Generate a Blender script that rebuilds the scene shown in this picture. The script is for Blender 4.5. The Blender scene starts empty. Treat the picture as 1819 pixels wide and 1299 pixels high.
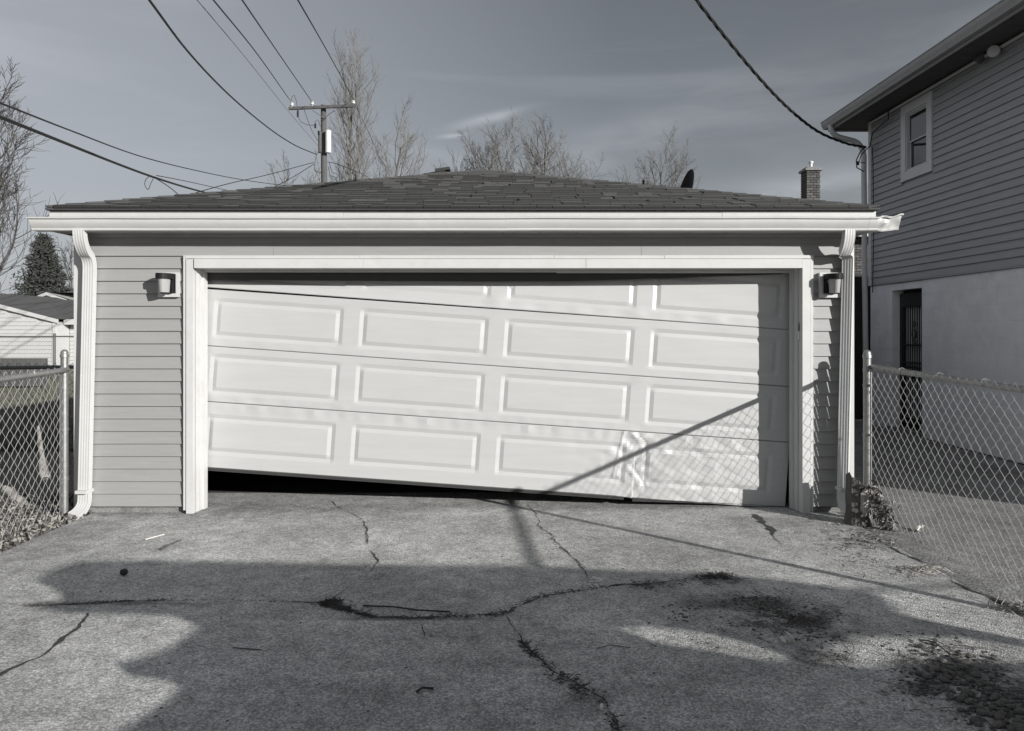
import bpy, math, random
from mathutils import Vector, Matrix, noise
random.seed(7)
R = math.radians
sc = bpy.context.scene
C = sc.collection
# ---------------------------------------------------------------- camera, sky, sun, exposure
F, CX, HY, H = 1314.0, 913.0, 588.0, 1.5
cam_d = bpy.data.cameras.new('camera'); cam = bpy.data.objects.new('camera', cam_d); C.objects.link(cam)
cam_d.sensor_width = 36; cam_d.lens = F / 1819 * 36
cam_d.shift_x = -(CX - 909.5) / 1819; cam_d.shift_y = -(649.5 - HY) / 1819
cam_d.clip_start = 0.05; cam_d.clip_end = 3000
cam.location = (0, 0, H); cam.rotation_euler = (R(90), 0, 0)
sc.camera = cam
SUN = Vector((1.12, -1.0, 0.443)).normalized()
w = bpy.data.worlds.new('World'); sc.world = w; w.use_nodes = True
nt = w.node_tree; nt.nodes.clear()
out = nt.nodes.new('ShaderNodeOutputWorld'); bg = nt.nodes.new('ShaderNodeBackground')
sky = nt.nodes.new('ShaderNodeTexSky'); sky.sky_type = 'NISHITA'; sky.sun_disc = False
sky.sun_elevation = math.asin(SUN.z); sky.sun_rotation = math.atan2(SUN.x, SUN.y)
sky.air_density = 1.0; sky.dust_density = 0.3; sky.ozone_density = 1.0
hs = nt.nodes.new('ShaderNodeHueSaturation'); hs.inputs['Saturation'].default_value = 0.36; hs.inputs['Value'].default_value = 1.0
tc = nt.nodes.new('ShaderNodeTexCoord')
mp = nt.nodes.new('ShaderNodeMapping'); mp.inputs['Scale'].default_value = (1.0, 1.2, 7.5); mp.inputs['Rotation'].default_value = (0, R(14), R(20))
no = nt.nodes.new('ShaderNodeTexNoise'); no.inputs['Scale'].default_value = 1.7; no.inputs['Detail'].default_value = 7; no.inputs['Roughness'].default_value = 0.5; no.inputs['Distortion'].default_value = 0.5
cr = nt.nodes.new('ShaderNodeValToRGB'); cr.color_ramp.elements[0].position = 0.50; cr.color_ramp.elements[0].color = (0, 0, 0, 1)
cr.color_ramp.elements[1].position = 0.78; cr.color_ramp.elements[1].color = (0.62, 0.62, 0.62, 1)
mx = nt.nodes.new('ShaderNodeMixRGB'); mx.inputs['Color2'].default_value = (7.6, 8.0, 8.8, 1)
L = nt.links.new
L(sky.outputs[0], hs.inputs['Color']); L(tc.outputs['Generated'], mp.inputs[0]); L(mp.outputs[0], no.inputs['Vector'])
L(no.outputs[0], cr.inputs[0]); sxyz = nt.nodes.new('ShaderNodeSeparateXYZ'); L(tc.outputs['Generated'], sxyz.inputs[0])
mr = nt.nodes.new('ShaderNodeMapRange'); mr.inputs['From Min'].default_value = -.75; mr.inputs['From Max'].default_value = .12; mr.inputs['To Min'].default_value = .78; mr.inputs['To Max'].default_value = .03
L(sxyz.outputs[0], mr.inputs['Value'])
ad = nt.nodes.new('ShaderNodeMath'); ad.operation = 'MULTIPLY_ADD'; ad.inputs[1].default_value = .6; L(cr.outputs[0], ad.inputs[0]); L(mr.outputs[0], ad.inputs[2]); L(ad.outputs[0], mx.inputs['Fac']); L(hs.outputs[0], mx.inputs['Color1'])
L(mx.outputs[0], bg.inputs['Color']); L(bg.outputs[0], out.inputs['Surface'])
def MN(op, a, b_=None, c_=None):
    q = nt.nodes.new('ShaderNodeMath'); q.operation = op
    for i_, v_ in enumerate((a, b_, c_)):
        if v_ is None: continue
        if isinstance(v_, (int, float)): q.inputs[i_].default_value = v_
        else: L(v_, q.inputs[i_])
    return q.outputs[0]
ysafe = MN('MAXIMUM', sxyz.outputs[1], .05)
uu, vv_ = MN('DIVIDE', sxyz.outputs[0], ysafe), MN('DIVIDE', sxyz.outputs[2], ysafe)
wn = nt.nodes.new('ShaderNodeTexNoise'); wn.inputs['Scale'].default_value = 9; wn.inputs['Detail'].default_value = 6; wn.inputs['Distortion'].default_value = .6
wm_ = nt.nodes.new('ShaderNodeMapping'); wm_.inputs['Scale'].default_value = (1, 1, 3.2); wm_.inputs['Rotation'].default_value = (0, R(12), 0); L(tc.outputs['Generated'], wm_.inputs[0]); L(wm_.outputs[0], wn.inputs['Vector'])
wisp = None
for u0, v0, sl_, a_, b_, k_ in ((-.035,.289,.24,.045,.006,.62), (-.085,.264,.10,.018,.0035,.6), (.40,.197,.13,.16,.022,.55), (.16,.27,.36,.26,.035,.22), (-.09,.235,-.25,.06,.012,.25)):
    du, dv = MN('SUBTRACT', uu, u0), MN('SUBTRACT', vv_, v0)
    dv2 = MN('SUBTRACT', dv, MN('MULTIPLY', du, sl_)); dv2 = MN('ADD', dv2, MN('MULTIPLY_ADD', wn.outputs[0], b_*2.4, -b_*1.2))
    m1 = MN('ADD', MN('POWER', MN('ABSOLUTE', MN('DIVIDE', du, a_)), 2), MN('POWER', MN('ABSOLUTE', MN('DIVIDE', dv2, b_)), 2))
    m2 = MN('MULTIPLY', MN('POWER', 2.718, MN('MULTIPLY', m1, -1)), MN('MULTIPLY', MN('MULTIPLY_ADD', wn.outputs[0], 2.6, -.7), k_))
    m2 = MN('MAXIMUM', m2, 0); wisp = m2 if wisp is None else MN('ADD', wisp, m2)
mx2 = nt.nodes.new('ShaderNodeMixRGB'); mx2.inputs['Color2'].default_value = (9.4, 9.8, 10.6, 1)
L(MN('MINIMUM', wisp, .8), mx2.inputs['Fac']); L(mx.outputs[0], mx2.inputs['Color1']); L(mx2.outputs[0], bg.inputs['Color'])
bg.inputs['Strength'].default_value = 0.047
sl = bpy.data.lights.new('sun', 'SUN'); sl.energy = 5.0; sl.angle = R(0.53); sl.color = (1.0, 0.985, 0.955)
so = bpy.data.objects.new('sun', sl); C.objects.link(so); so.rotation_euler = SUN.to_track_quat('Z', 'Y').to_euler()
sc.view_settings.view_transform = 'Standard'; sc.view_settings.look = 'None'; sc.view_settings.gamma = 1
sc.view_settings.exposure = 0.35

# ---------------------------------------------------------------- helpers
def P(x, y, Y): return Vector(((x - CX) / F * Y, Y, H - (y - HY) / F * Y))
def G(x, y, z=0.0):
    Y = (H - z) * F / (y - HY); return Vector(((x - CX) / F * Y, Y, z))
def XX(x, Y): return (x - CX) / F * Y
def ZZ(y, Y): return H - (y - HY) / F * Y

class MB:
    def __init__(s): s.v = []; s.f = []
    def add(s, vs, fs):
        n = len(s.v); s.v += [Vector(a) for a in vs]; s.f += [tuple(n + i for i in f) for f in fs]; return s
    def box(s, x0, x1, y0, y1, z0, z1):
        return s.add([(x0,y0,z0),(x1,y0,z0),(x1,y1,z0),(x0,y1,z0),(x0,y0,z1),(x1,y0,z1),(x1,y1,z1),(x0,y1,z1)],
                     [(0,3,2,1),(4,5,6,7),(0,1,5,4),(1,2,6,5),(2,3,7,6),(3,0,4,7)])
    def obox(s, c, ax, ay, az):   # centre, three half-axis vectors
        c = Vector(c); ax, ay, az = Vector(ax), Vector(ay), Vector(az)
        vs = [c + i*ax + j*ay + k*az for k in (-1,1) for j in (-1,1) for i in (-1,1)]
        return s.add(vs, [(0,2,3,1),(4,5,7,6),(0,1,5,4),(1,3,7,5),(3,2,6,7),(2,0,4,6)])
    def prism(s, poly, d):       # planar polygon (3D points) pushed along vector d
        d = Vector(d); n = len(poly); vs = [Vector(p) for p in poly] + [Vector(p) + d for p in poly]
        return s.add(vs, [tuple(reversed(range(n))), tuple(range(n, 2*n))] + [(i, (i+1) % n, n + (i+1) % n, n + i) for i in range(n)])
    def sweep(s, pts, sect, up=None, cap=True, scale=None):   # sect: list of 2D points, placed on every point
        pts = [Vector(p) for p in pts]; m = len(sect); n0 = len(s.v); N = len(pts)
        t0 = (pts[1] - pts[0]).normalized()
        a = Vector(up) if up else (Vector((0,0,1)) if abs(t0.z) < .9 else Vector((1,0,0)))
        for i, p in enumerate(pts):
            t = (pts[min(i+1, N-1)] - pts[max(i-1, 0)]).normalized()
            a = (a - t * a.dot(t)).normalized(); b = t.cross(a)
            k = scale[i] if scale else 1
            for (x, y) in sect: s.v.append(p + a * (x*k) + b * (y*k))
        for i in range(N-1):
            for j in range(m):
                q = n0 + i*m
                s.f.append((q+j, q+(j+1) % m, q+m+(j+1) % m, q+m+j))
        if cap:
            s.f.append(tuple(n0 + j for j in reversed(range(m)))); s.f.append(tuple(n0 + (N-1)*m + j for j in range(m)))
        return s
    def tube(s, pts, r, n=6, r1=None, cap=True, up=None):
        sec = [(math.cos(2*math.pi*i/n), math.sin(2*math.pi*i/n)) for i in range(n)]
        N = len(pts); r1 = r if r1 is None else r1
        return s.sweep(pts, sec, up=up, cap=cap, scale=[r + (r1 - r)*i/(N-1) for i in range(N)])
    def lathe(s, c, prof, n=14, ax=(0,0,1)):  # prof: (radius, height)
        ax = Vector(ax).normalized(); a = ax.orthogonal().normalized(); b = ax.cross(a); c = Vector(c); n0 = len(s.v)
        for (r, h) in prof:
            for i in range(n):
                t = 2*math.pi*i/n; s.v.append(c + ax*h + a*(r*math.cos(t)) + b*(r*math.sin(t)))
        for k in range(len(prof)-1):
            for i in range(n):
                q = n0 + k*n; s.f.append((q+i, q+(i+1) % n, q+n+(i+1) % n, q+n+i))
        s.f.append(tuple(n0 + i for i in reversed(range(n)))); s.f.append(tuple(n0 + (len(prof)-1)*n + i for i in range(n)))
        return s
    def blob(s, c, r, jit=.25, sq=(1,1,1)):
        vs = []; 
        for a in ICO_V: vs.append(Vector(c) + Vector((a[0]*sq[0], a[1]*sq[1], a[2]*sq[2])) * (r * (1 + random.uniform(-jit, jit))))
        return s.add(vs, ICO_F)
    def build(s, name, m, parent=None, smooth=None, kind=None, loc=None):
        me = bpy.data.meshes.new(name)
        o = bpy.data.objects.new(name, me)
        off = Vector((0,0,0))
        if parent is not None:
            p = parent
            while p.parent is not None: p = p.parent
            off = p.location.copy()
        elif s.v:
            if loc: off = Vector(loc)
            else:
                off = Vector(((min(v.x for v in s.v)+max(v.x for v in s.v))/2, (min(v.y for v in s.v)+max(v.y for v in s.v))/2, min(v.z for v in s.v)))
            o.location = off
        me.from_pydata([v - off for v in s.v], [], s.f)
        if isinstance(m, (list, tuple)):
            for q in m: me.materials.append(q)
        else: me.materials.append(m)
        if smooth is not None:
            me.polygons.foreach_set('use_smooth', [True]*len(me.polygons)); me.set_sharp_from_angle(angle=R(smooth))
        me.update()
        C.objects.link(o)
        if parent is not None: o.parent = parent
        if kind: o['kind'] = kind
        return o
g = (1+5**.5)/2
ICO_V = [Vector(v).normalized() for v in [(-1,g,0),(1,g,0),(-1,-g,0),(1,-g,0),(0,-1,g),(0,1,g),(0,-1,-g),(0,1,-g),(g,0,-1),(g,0,1),(-g,0,-1),(-g,0,1)]]
ICO_F = [(0,11,5),(0,5,1),(0,1,7),(0,7,10),(0,10,11),(1,5,9),(5,11,4),(11,10,2),(10,7,6),(7,1,8),(3,9,4),(3,4,2),(3,2,6),(3,6,8),(3,8,9),(4,9,5),(2,4,11),(6,2,10),(8,6,7),(9,8,1)]

def thing(name, label, cat, loc=(0,0,0), group=None):
    o = bpy.data.objects.new(name, None); C.objects.link(o); o.location = loc; o.empty_display_size = .1
    return tag(o, label, cat, group)
def tag(o, label, cat, group=None, kind=None):
    o['label'] = label; o['category'] = cat
    if group: o['group'] = group
    if kind: o['kind'] = kind
    return o

def mat(name, col, rough=.6, var=.12, vscale=6, bump=0.0, bscale=40, metal=0.0, stretch=(1,1,1), spec=.5, dirt=0.0, dscale=3, dcol=None):
    m = bpy.data.materials.new(name); m.use_nodes = True; n = m.node_tree.nodes; l = m.node_tree.links.new
    b = n['Principled BSDF']
    if not isinstance(col, (tuple, list)): col = (col, col*.995, col*.98)
    b.inputs['Roughness'].default_value = rough; b.inputs['Metallic'].default_value = metal
    b.inputs['Specular IOR Level'].default_value = spec
    t = n.new('ShaderNodeTexCoord'); mpn = n.new('ShaderNodeMapping'); mpn.inputs['Scale'].default_value = stretch
    l(t.outputs['Object'], mpn.inputs[0])
    ns = n.new('ShaderNodeTexNoise'); ns.inputs['Scale'].default_value = vscale; ns.inputs['Detail'].default_value = 6; ns.inputs['Roughness'].default_value = .65
    l(mpn.outputs[0], ns.inputs['Vector'])
    r = n.new('ShaderNodeMapRange'); r.inputs['From Min'].default_value = .3; r.inputs['From Max'].default_value = .7
    r.inputs['To Min'].default_value = 1-var; r.inputs['To Max'].default_value = 1+var
    l(ns.outputs[0], r.inputs['Value'])
    mu = n.new('ShaderNodeVectorMath'); mu.operation = 'SCALE'; mu.inputs[0].default_value = col
    l(r.outputs[0], mu.inputs['Scale'])
    last = mu.outputs[0]
    if dirt > 0:
        d = n.new('ShaderNodeTexNoise'); d.inputs['Scale'].default_value = dscale; d.inputs['Detail'].default_value = 8; d.inputs['Roughness'].default_value = .75
        l(mpn.outputs[0], d.inputs['Vector'])
        rr = n.new('ShaderNodeMapRange'); rr.inputs['From Min'].default_value = .52; rr.inputs['From Max'].default_value = .75; rr.inputs['To Max'].default_value = dirt
        l(d.outputs[0], rr.inputs['Value'])
        mxx = n.new('ShaderNodeMixRGB'); mxx.inputs['Color2'].default_value = (*(dcol or (.12,.11,.10)), 1)
        l(rr.outputs[0], mxx.inputs['Fac']); l(last, mxx.inputs['Color1']); last = mxx.outputs[0]
    l(last, b.inputs['Base Color'])
    if bump > 0:
        b2 = n.new('ShaderNodeTexNoise'); b2.inputs['Scale'].default_value = bscale; b2.inputs['Detail'].default_value = 5
        l(mpn.outputs[0], b2.inputs['Vector'])
        bp = n.new('ShaderNodeBump'); bp.inputs['Strength'].default_value = 1; bp.inputs['Distance'].default_value = bump
        l(b2.outputs[0], bp.inputs['Height']); l(bp.outputs[0], b.inputs['Normal'])
    return m

def concrete_mat(name, col, grain=85, gcon=.34, bump=.004, stain=.35, spots=()):
    m = bpy.data.materials.new(name); m.use_nodes = True; n = m.node_tree.nodes; l = m.node_tree.links.new
    b = n['Principled BSDF']; b.inputs['Roughness'].default_value = .9; b.inputs['Specular IOR Level'].default_value = .25
    t = n.new('ShaderNodeTexCoord')
    def N(kind, **k):
        q = n.new(kind)
        for a, v in k.items(): q.inputs[a.replace('_', ' ')].default_value = v
        return q
    def rng(src, a, b_, c, d):
        q = n.new('ShaderNodeMapRange'); q.inputs['From Min'].default_value = a; q.inputs['From Max'].default_value = b_
        q.inputs['To Min'].default_value = c; q.inputs['To Max'].default_value = d; l(src, q.inputs['Value']); return q.outputs[0]
    def mul(a, b_):
        q = n.new('ShaderNodeMath'); q.operation = 'MULTIPLY'
        for i, s_ in enumerate((a, b_)):
            if isinstance(s_, (int, float)): q.inputs[i].default_value = s_
            else: l(s_, q.inputs[i])
        return q.outputs[0]
    dist = N('ShaderNodeTexNoise', Scale=60.0, Detail=2.0); l(t.outputs['Object'], dist.inputs['Vector'])
    av = n.new('ShaderNodeVectorMath'); av.operation = 'MULTIPLY_ADD'; av.inputs[1].default_value = (.012,.012,.012)
    l(dist.outputs['Color'], av.inputs[0]); l(t.outputs['Object'], av.inputs[2])
    vo = N('ShaderNodeTexVoronoi', Scale=float(grain)); l(av.outputs[0], vo.inputs['Vector'])
    sep = n.new('ShaderNodeSeparateColor'); l(vo.outputs['Color'], sep.inputs[0])
    gr = rng(sep.outputs[0], 0, 1, 1-gcon, 1+gcon)
    cell = rng(vo.outputs['Distance'], 0, .75, 1.14, .62)
    big = N('ShaderNodeTexNoise', Scale=.75, Detail=7.0, Roughness=.62); l(t.outputs['Object'], big.inputs['Vector'])
    st = rng(big.outputs[0], .35, .65, 1-stain, 1+stain*.4)
    mid = N('ShaderNodeTexNoise', Scale=7.0, Detail=9.0, Roughness=.72); l(t.outputs['Object'], mid.inputs['Vector'])
    sm = rng(mid.outputs[0], .30, .70, .66, 1.26)
    fine = N('ShaderNodeTexNoise', Scale=330.0, Detail=3.0); l(t.outputs['Object'], fine.inputs['Vector'])
    sf = rng(fine.outputs[0], .3, .7, .78, 1.2)
    val = mul(mul(mul(gr, cell), mul(st, sm)), sf)
    xyz = n.new('ShaderNodeSeparateXYZ'); l(t.outputs['Object'], xyz.inputs[0])
    edge = N('ShaderNodeTexNoise', Scale=5.5, Detail=9.0, Roughness=.75); l(t.outputs['Object'], edge.inputs['Vector'])
    for (sx_, sy_, ra, rb, k_) in spots:   # soil and damp staining with ragged edges
        q = n.new('ShaderNodeVectorMath'); q.operation = 'SUBTRACT'; q.inputs[1].default_value = (sx_, sy_, 0); l(t.outputs['Object'], q.inputs[0])
        q2 = n.new('ShaderNodeVectorMath'); q2.operation = 'MULTIPLY'; q2.inputs[1].default_value = (1/ra, 1/rb, 0); l(q.outputs[0], q2.inputs[0])
        q3 = n.new('ShaderNodeVectorMath'); q3.operation = 'LENGTH'; l(q2.outputs[0], q3.inputs[0])
        a3 = n.new('ShaderNodeMath'); a3.operation = 'MULTIPLY_ADD'; a3.inputs[1].default_value = 4.4; l(edge.outputs[0], a3.inputs[0]); a3.inputs[2].default_value = -2.2
        a4 = n.new('ShaderNodeMath'); a4.operation = 'ADD'; l(a3.outputs[0], a4.inputs[0]); l(q3.outputs['Value'], a4.inputs[1])
        val = mul(val, rng(a4.outputs[0], .45, 1.15, 1-k_, 1.0))
    sc_ = n.new('ShaderNodeVectorMath'); sc_.operation = 'SCALE'; sc_.inputs[0].default_value = (col, col*.99, col*.965)
    l(val, sc_.inputs['Scale']); l(sc_.outputs[0], b.inputs['Base Color'])
    hsum = n.new('ShaderNodeMath'); hsum.operation = 'ADD'
    l(rng(vo.outputs['Distance'], 0, .7, .6, 0), hsum.inputs[0]); l(rng(mid.outputs[0], 0, 1, 0, 2.2), hsum.inputs[1])
    bp = N('ShaderNodeBump', Strength=1.0, Distance=bump); l(hsum.outputs[0], bp.inputs['Height']); l(bp.outputs[0], b.inputs['Normal'])
    return m

SPOTS = []
for (px_, py_, a_, b_, k_) in ((1272,1027,.16,.10,.5),(1150,1040,.12,.08,.4),(1300,1070,.32,.14,.42),(1395,1085,.30,.26,.48),(1430,1110,.30,.20,.45),(1475,1168,.18,.10,.55),(1635,1225,.12,.10,.6),(1720,1200,.34,.22,.6),(1800,1262,.30,.22,.6),
    (595,1072,.10,.04,.45),(1050,1243,.09,.07,.4),(300,905,1.3,.28,.28),(60,960,.5,.6,.22),(1420,930,.9,.22,.25),(1000,900,2.2,.16,.18),(1560,960,.5,.25,.35),(200,1072,.6,.035,.5),(420,938,.30,.05,-.22),(350,955,.25,.03,-.15),(640,1105,.9,.03,-.12),(1230,1280,.5,.03,-.12),(900,1180,.5,.05,.15),(500,1010,.7,.05,.10),(740,1099,.5,.03,.5)):
    Y_ = 1.5*1314/(py_-588); SPOTS.append(((px_-913)/1314*Y_, Y_, a_, b_, k_))
M = {}
M['siding'] = mat('vinyl_siding', (.275,.273,.266), .5, .05, 2.5, .0006, 25, stretch=(1,1,14), dirt=.2, dscale=3)
M['trim'] = mat('white_trim', (.51,.508,.498), .42, .04, 5, .0006, 18, dirt=.22, dscale=7, dcol=(.3,.28,.25))
M['gutter'] = mat('gutter_aluminium', (.51,.507,.497), .42, .05, 4, .0008, 12, dirt=.22, dscale=3, dcol=(.33,.31,.29))
M['door'] = mat('door_steel', (.435,.435,.43), .42, .03, 8, .0005, 55, stretch=(.25,1,3.0), dirt=.20, dscale=2.2, dcol=(.35,.34,.32))
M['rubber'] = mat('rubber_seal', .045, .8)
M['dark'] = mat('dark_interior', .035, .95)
M['soffit'] = mat('soffit_panel', .34, .7)
M['drip'] = mat('roof_drip_edge', .03, .7)
M['steel'] = mat('galvanised_steel', .28, .42, .18, 30, .0004, 60, metal=.65, dirt=.25, dscale=14)
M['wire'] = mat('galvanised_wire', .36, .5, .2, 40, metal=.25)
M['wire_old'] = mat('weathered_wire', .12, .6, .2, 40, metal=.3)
M['cable'] = mat('black_cable', .018, .6)
M['cablegrey'] = mat('grey_cable', .16, .6)
M['wood'] = mat('weathered_pole_wood', .085, .9, .35, 5, .01, 14, stretch=(4,4,.4))
M['insulator'] = mat('porcelain', .55, .25)
M['tank'] = mat('transformer_paint', .62, .4, .06, 4, dirt=.3, dscale=3)
M['bark'] = mat('bare_tree_bark', (.10,.095,.09), .95, .3, 6, .01, 20)
M['twig'] = mat('pale_twigs', (.135,.13,.123), .95, .3, 5)
M['twigd'] = mat('dark_twigs', (.075,.072,.07), .95, .3, 5)
M['needle'] = mat('conifer_needles', (.046,.049,.043), .9, .45, 2.5)
M['soil'] = mat('soil', (.15,.14,.12), 1.0, .4, 9, .03, 30, dirt=.6, dscale=4, dcol=(.05,.045,.04))
M['yard'] = mat('rough_lawn', (.20,.19,.155), 1.0, .5, 14, .06, 25, dirt=.7, dscale=1.2, dcol=(.08,.08,.065))
M['grass'] = mat('winter_grass_blades', (.14,.14,.10), .9, .4, 5)
M['leaf'] = mat('dry_leaf', (.25,.24,.22), .85, .4, 9)
M['leafd'] = mat('dark_dry_leaf', (.085,.08,.074), .85, .4, 9)
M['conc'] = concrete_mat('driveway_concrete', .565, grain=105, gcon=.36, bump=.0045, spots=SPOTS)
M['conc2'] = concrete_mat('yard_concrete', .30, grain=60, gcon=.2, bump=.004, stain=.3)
M['found'] = concrete_mat('foundation_concrete', .30, grain=120, gcon=.15, bump=.004)
M['crack'] = mat('crack_dirt', .045, 1.0, .5, 30, .01, 60)
M['dirt'] = mat('dark_dirt', (.085,.08,.074), 1.0, .5, 30, .02, 80)
M['stone'] = mat('pebble', (.26,.25,.235), .9, .35, 25, .002, 90)
M['stoned'] = mat('dark_pebble', (.10,.096,.09), .9, .35, 25, .002, 90)
M['litter'] = mat('pale_litter', (.62,.60,.56), .7, .1)
M['hsiding'] = mat('house_siding', (.31,.313,.32), .55, .08, 2.0, .0008, 20, stretch=(1,1,10), dirt=.25, dscale=1.5)
M['hsiding2'] = mat('house_siding_faded', (.33,.332,.338), .6, .10, 3.0, .001, 20, stretch=(1,1,10), dirt=.35, dscale=2.5)
M['block'] = mat('painted_block', (.76,.765,.775), .8, .09, 3, .006, 38, dirt=.2, dscale=1.6, dcol=(.2,.2,.2))
M['htrim'] = mat('house_trim', (.55,.55,.55), .5, .06)
M['hgutter'] = mat('house_gutter', (.34,.34,.34), .5, .1, 4)
M['hsoffit'] = mat('house_soffit', .10, .8)
M['iron'] = mat('black_iron', .015, .5)
M['curtain'] = mat('curtain', .62, .9, .12, 6)
M['brick'] = mat('brick', (.065,.063,.06), .9, .3, 8, .003, 60)
M['brickp'] = mat('pale_brick', (.105,.10,.096), .9, .3, 8, .003, 60)
M['mortar'] = mat('mortar', .05, .95)
M['bark2'] = mat('stump_bark', (.095,.088,.08), 1.0, .5, 20, .02, 45, stretch=(1,1,.2))
M['stumpin'] = mat('stump_wood', (.33,.31,.285), .9, .3, 20, .004, 60, stretch=(1,1,.2))
M['logwood'] = mat('weathered_log', (.21,.20,.185), .95, .5, 14, .012, 50)
M['ply'] = mat('plywood', (.3,.25,.19), .9, .2, 4)
M['lampdark'] = mat('lamp_black', .012, .6, spec=.2)
M['frost'] = mat('frosted_shade', .30, .35, .02)
M['plaster'] = mat('neighbour_siding', (.46,.46,.45), .7, .05)
M['nroof'] = mat('neighbour_roof', .085, .9, .25, 12, .01, 50)
shades = [.054,.067,.081,.096,.118]
SH = []
def shingle_mat(i, c):
    m = mat('shingle_granules', (c, c*.99, c*.985), .95, .42, 160, .002, 240); return m
SH = [shingle_mat(i, c) for i, c in enumerate(shades)]
gm = bpy.data.materials.new('window_glass'); gm.use_nodes = True
b = gm.node_tree.nodes['Principled BSDF']; b.inputs['Base Color'].default_value = (.02,.022,.025,1); b.inputs['Roughness'].default_value = .04; b.inputs['Specular IOR Level'].default_value = .9
M['glass'] = gm

# ---------------------------------------------------------------- ground
def struct(mb, name, m, **k):
    o = mb.build(name, m, **k); o['kind'] = 'structure'; return o
gz = MB()
gz.add([(-900,-300,-.05),(900,-300,-.05),(900,1800,-.05),(-900,1800,-.05)], [(0,1,2,3)])
struct(gz, 'ground', M['yard'])
XL, XR = -3.47, 2.66
WY = 6.10                       # face of the garage front wall
d = MB(); d.box(XL, XR, -6, WY + 6.6, -.12, 0.0)
struct(d, 'driveway', M['conc'], loc=(0,0,0))
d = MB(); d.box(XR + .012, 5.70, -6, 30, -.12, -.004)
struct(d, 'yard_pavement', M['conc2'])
d = MB(); d.box(-9.5, XL - .004, 2.0, 6.9, -.1, -.018); struct(d, 'soil_verge', M['soil'])

def ribbon(pts, w0, jag=.5, z=.0035, step=.035, seed=0):
    rnd = random.Random(seed); P2 = []
    for a, c in zip(pts[:-1], pts[1:]):
        n = max(1, int((c-a).length/step))
        for i in range(n): P2.append(a.lerp(c, i/n))
    P2.append(pts[-1]); m = MB(); vs = []; off = 0
    for i, p in enumerate(P2):
        t = (P2[min(i+1, len(P2)-1)] - P2[max(i-1, 0)]).normalized(); nn = Vector((-t.y, t.x, 0))
        off = off*.8 + rnd.uniform(-1, 1)*.011
        k = w0 * rnd.uniform(1-jag, 1+jag) * max(.12, min(1.5, .9+2.2*noise.noise(Vector((p.x*4, p.y*4, seed))))) * (0.5 if (i < 2 or i > len(P2)-3) else 1)
        q = p + nn*off
        vs += [Vector((*(q + nn*k).xy, z)), Vector((*(q - nn*k*rnd.uniform(.6, 1.4)).xy, z))]
    m.add(vs, [(2*i, 2*i+1, 2*i+3, 2*i+2) for i in range(len(P2)-1)])
    return m
CR = {
 'a': [(583,887),(600,900),(640,922),(652,940),(650,958),(657,975),(668,995),(662,1010),(640,1030),(612,1048),(596,1063),(578,1072)],
 'b': [(940,897),(952,915),(958,935),(975,950),(990,970),(1012,985),(1030,1005),(1045,1030),(1062,1038)],
 'c': [(45,1078),(110,1074),(240,1068),(300,1067),(400,1065),(500,1070),(570,1072),(590,1076),(620,1086),(660,1096),(740,1099),(800,1096),(885,1093),(900,1088),(930,1070),(975,1058),(1010,1052),(1060,1045),(1100,1041),(1160,1037),(1240,1028),(1300,1018)],
 'd': [(900,1092),(905,1112),(925,1137),(945,1162),(985,1195),(1030,1225),(1065,1243),(1085,1270),(1095,1310)],
 'e': [(155,1090),(140,1115),(110,1140),(70,1170),(20,1190),(-20,1215)],
 'f': [(748,1103),(750,1125),(760,1142)],
 'g': [(1508,944),(1560,958),(1600,983),(1655,1010),(1700,1038),(1760,1062),(1830,1092)],
}
cw = {'a':.003,'b':.003,'c':.0042,'d':.003,'e':.008,'f':.002,'g':.009}
for k, pts in CR.items():
    o = ribbon([G(x, y) for x, y in pts], cw[k], .65, .003 + .0004*ord(k)/100, seed=ord(k)).build('pavement_crack', M['crack']); o['kind'] = 'structure'
o = ribbon([G(x, y) for x, y in [(1338,914),(1352,925),(1370,945),(1390,968)]], .022, .5, .003, seed=5).build('tar_streak', M['crack']); o['kind'] = 'structure'

# ---------------------------------------------------------------- the garage
GL, GR_ = XX(137, WY), XX(1512, WY)
gar = thing('garage', 'detached white-trimmed garage with grey siding and crooked dented roll-up door', 'garage', (-.4, WY, 0))
def board(x0, x1, z0, z1, y=WY, parent=gar, m=None, lap=.018, name='siding_board', cut=None):
    pr = [(0, y+.012, z0), (0, y-lap, z0), (0, y-lap+.001, z0+.006), (0, y-.001, z1+.004), (0, y+.012, z1+.004)]
    mb = MB(); mb.prism([(x0, a[1], a[2]) for a in pr], (x1-x0, 0, 0))
    return mb.build(name, m or M['siding'], parent)
pitch = 22.2/ (F/WY)
zb = ZZ(899, WY)
LX0, LX1 = XX(150, WY), XX(325.5, WY)
RX0, RX1 = XX(1444, WY), XX(1497, WY)
z = zb; k = 0
ztop_open = ZZ(458, WY)
while z < 2.29:
    z1 = z + pitch
    if z1 < ztop_open + .03:
        board(LX0, LX1, z, z1); board(RX0, RX1, z, z1)
    else:
        cuts = [[LX0, XX(487,WY), XX(1139,WY), RX1], [LX0, XX(985,WY), RX1], [LX0, XX(640,WY), RX1]][k % 3]
        for a, c in zip(cuts[:-1], cuts[1:]): board(a, c - (.002 if c < RX1 else 0), z, min(z1, 2.30)).location.y -= random.uniform(0, .0015)
        k += 1
    z = z1
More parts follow.
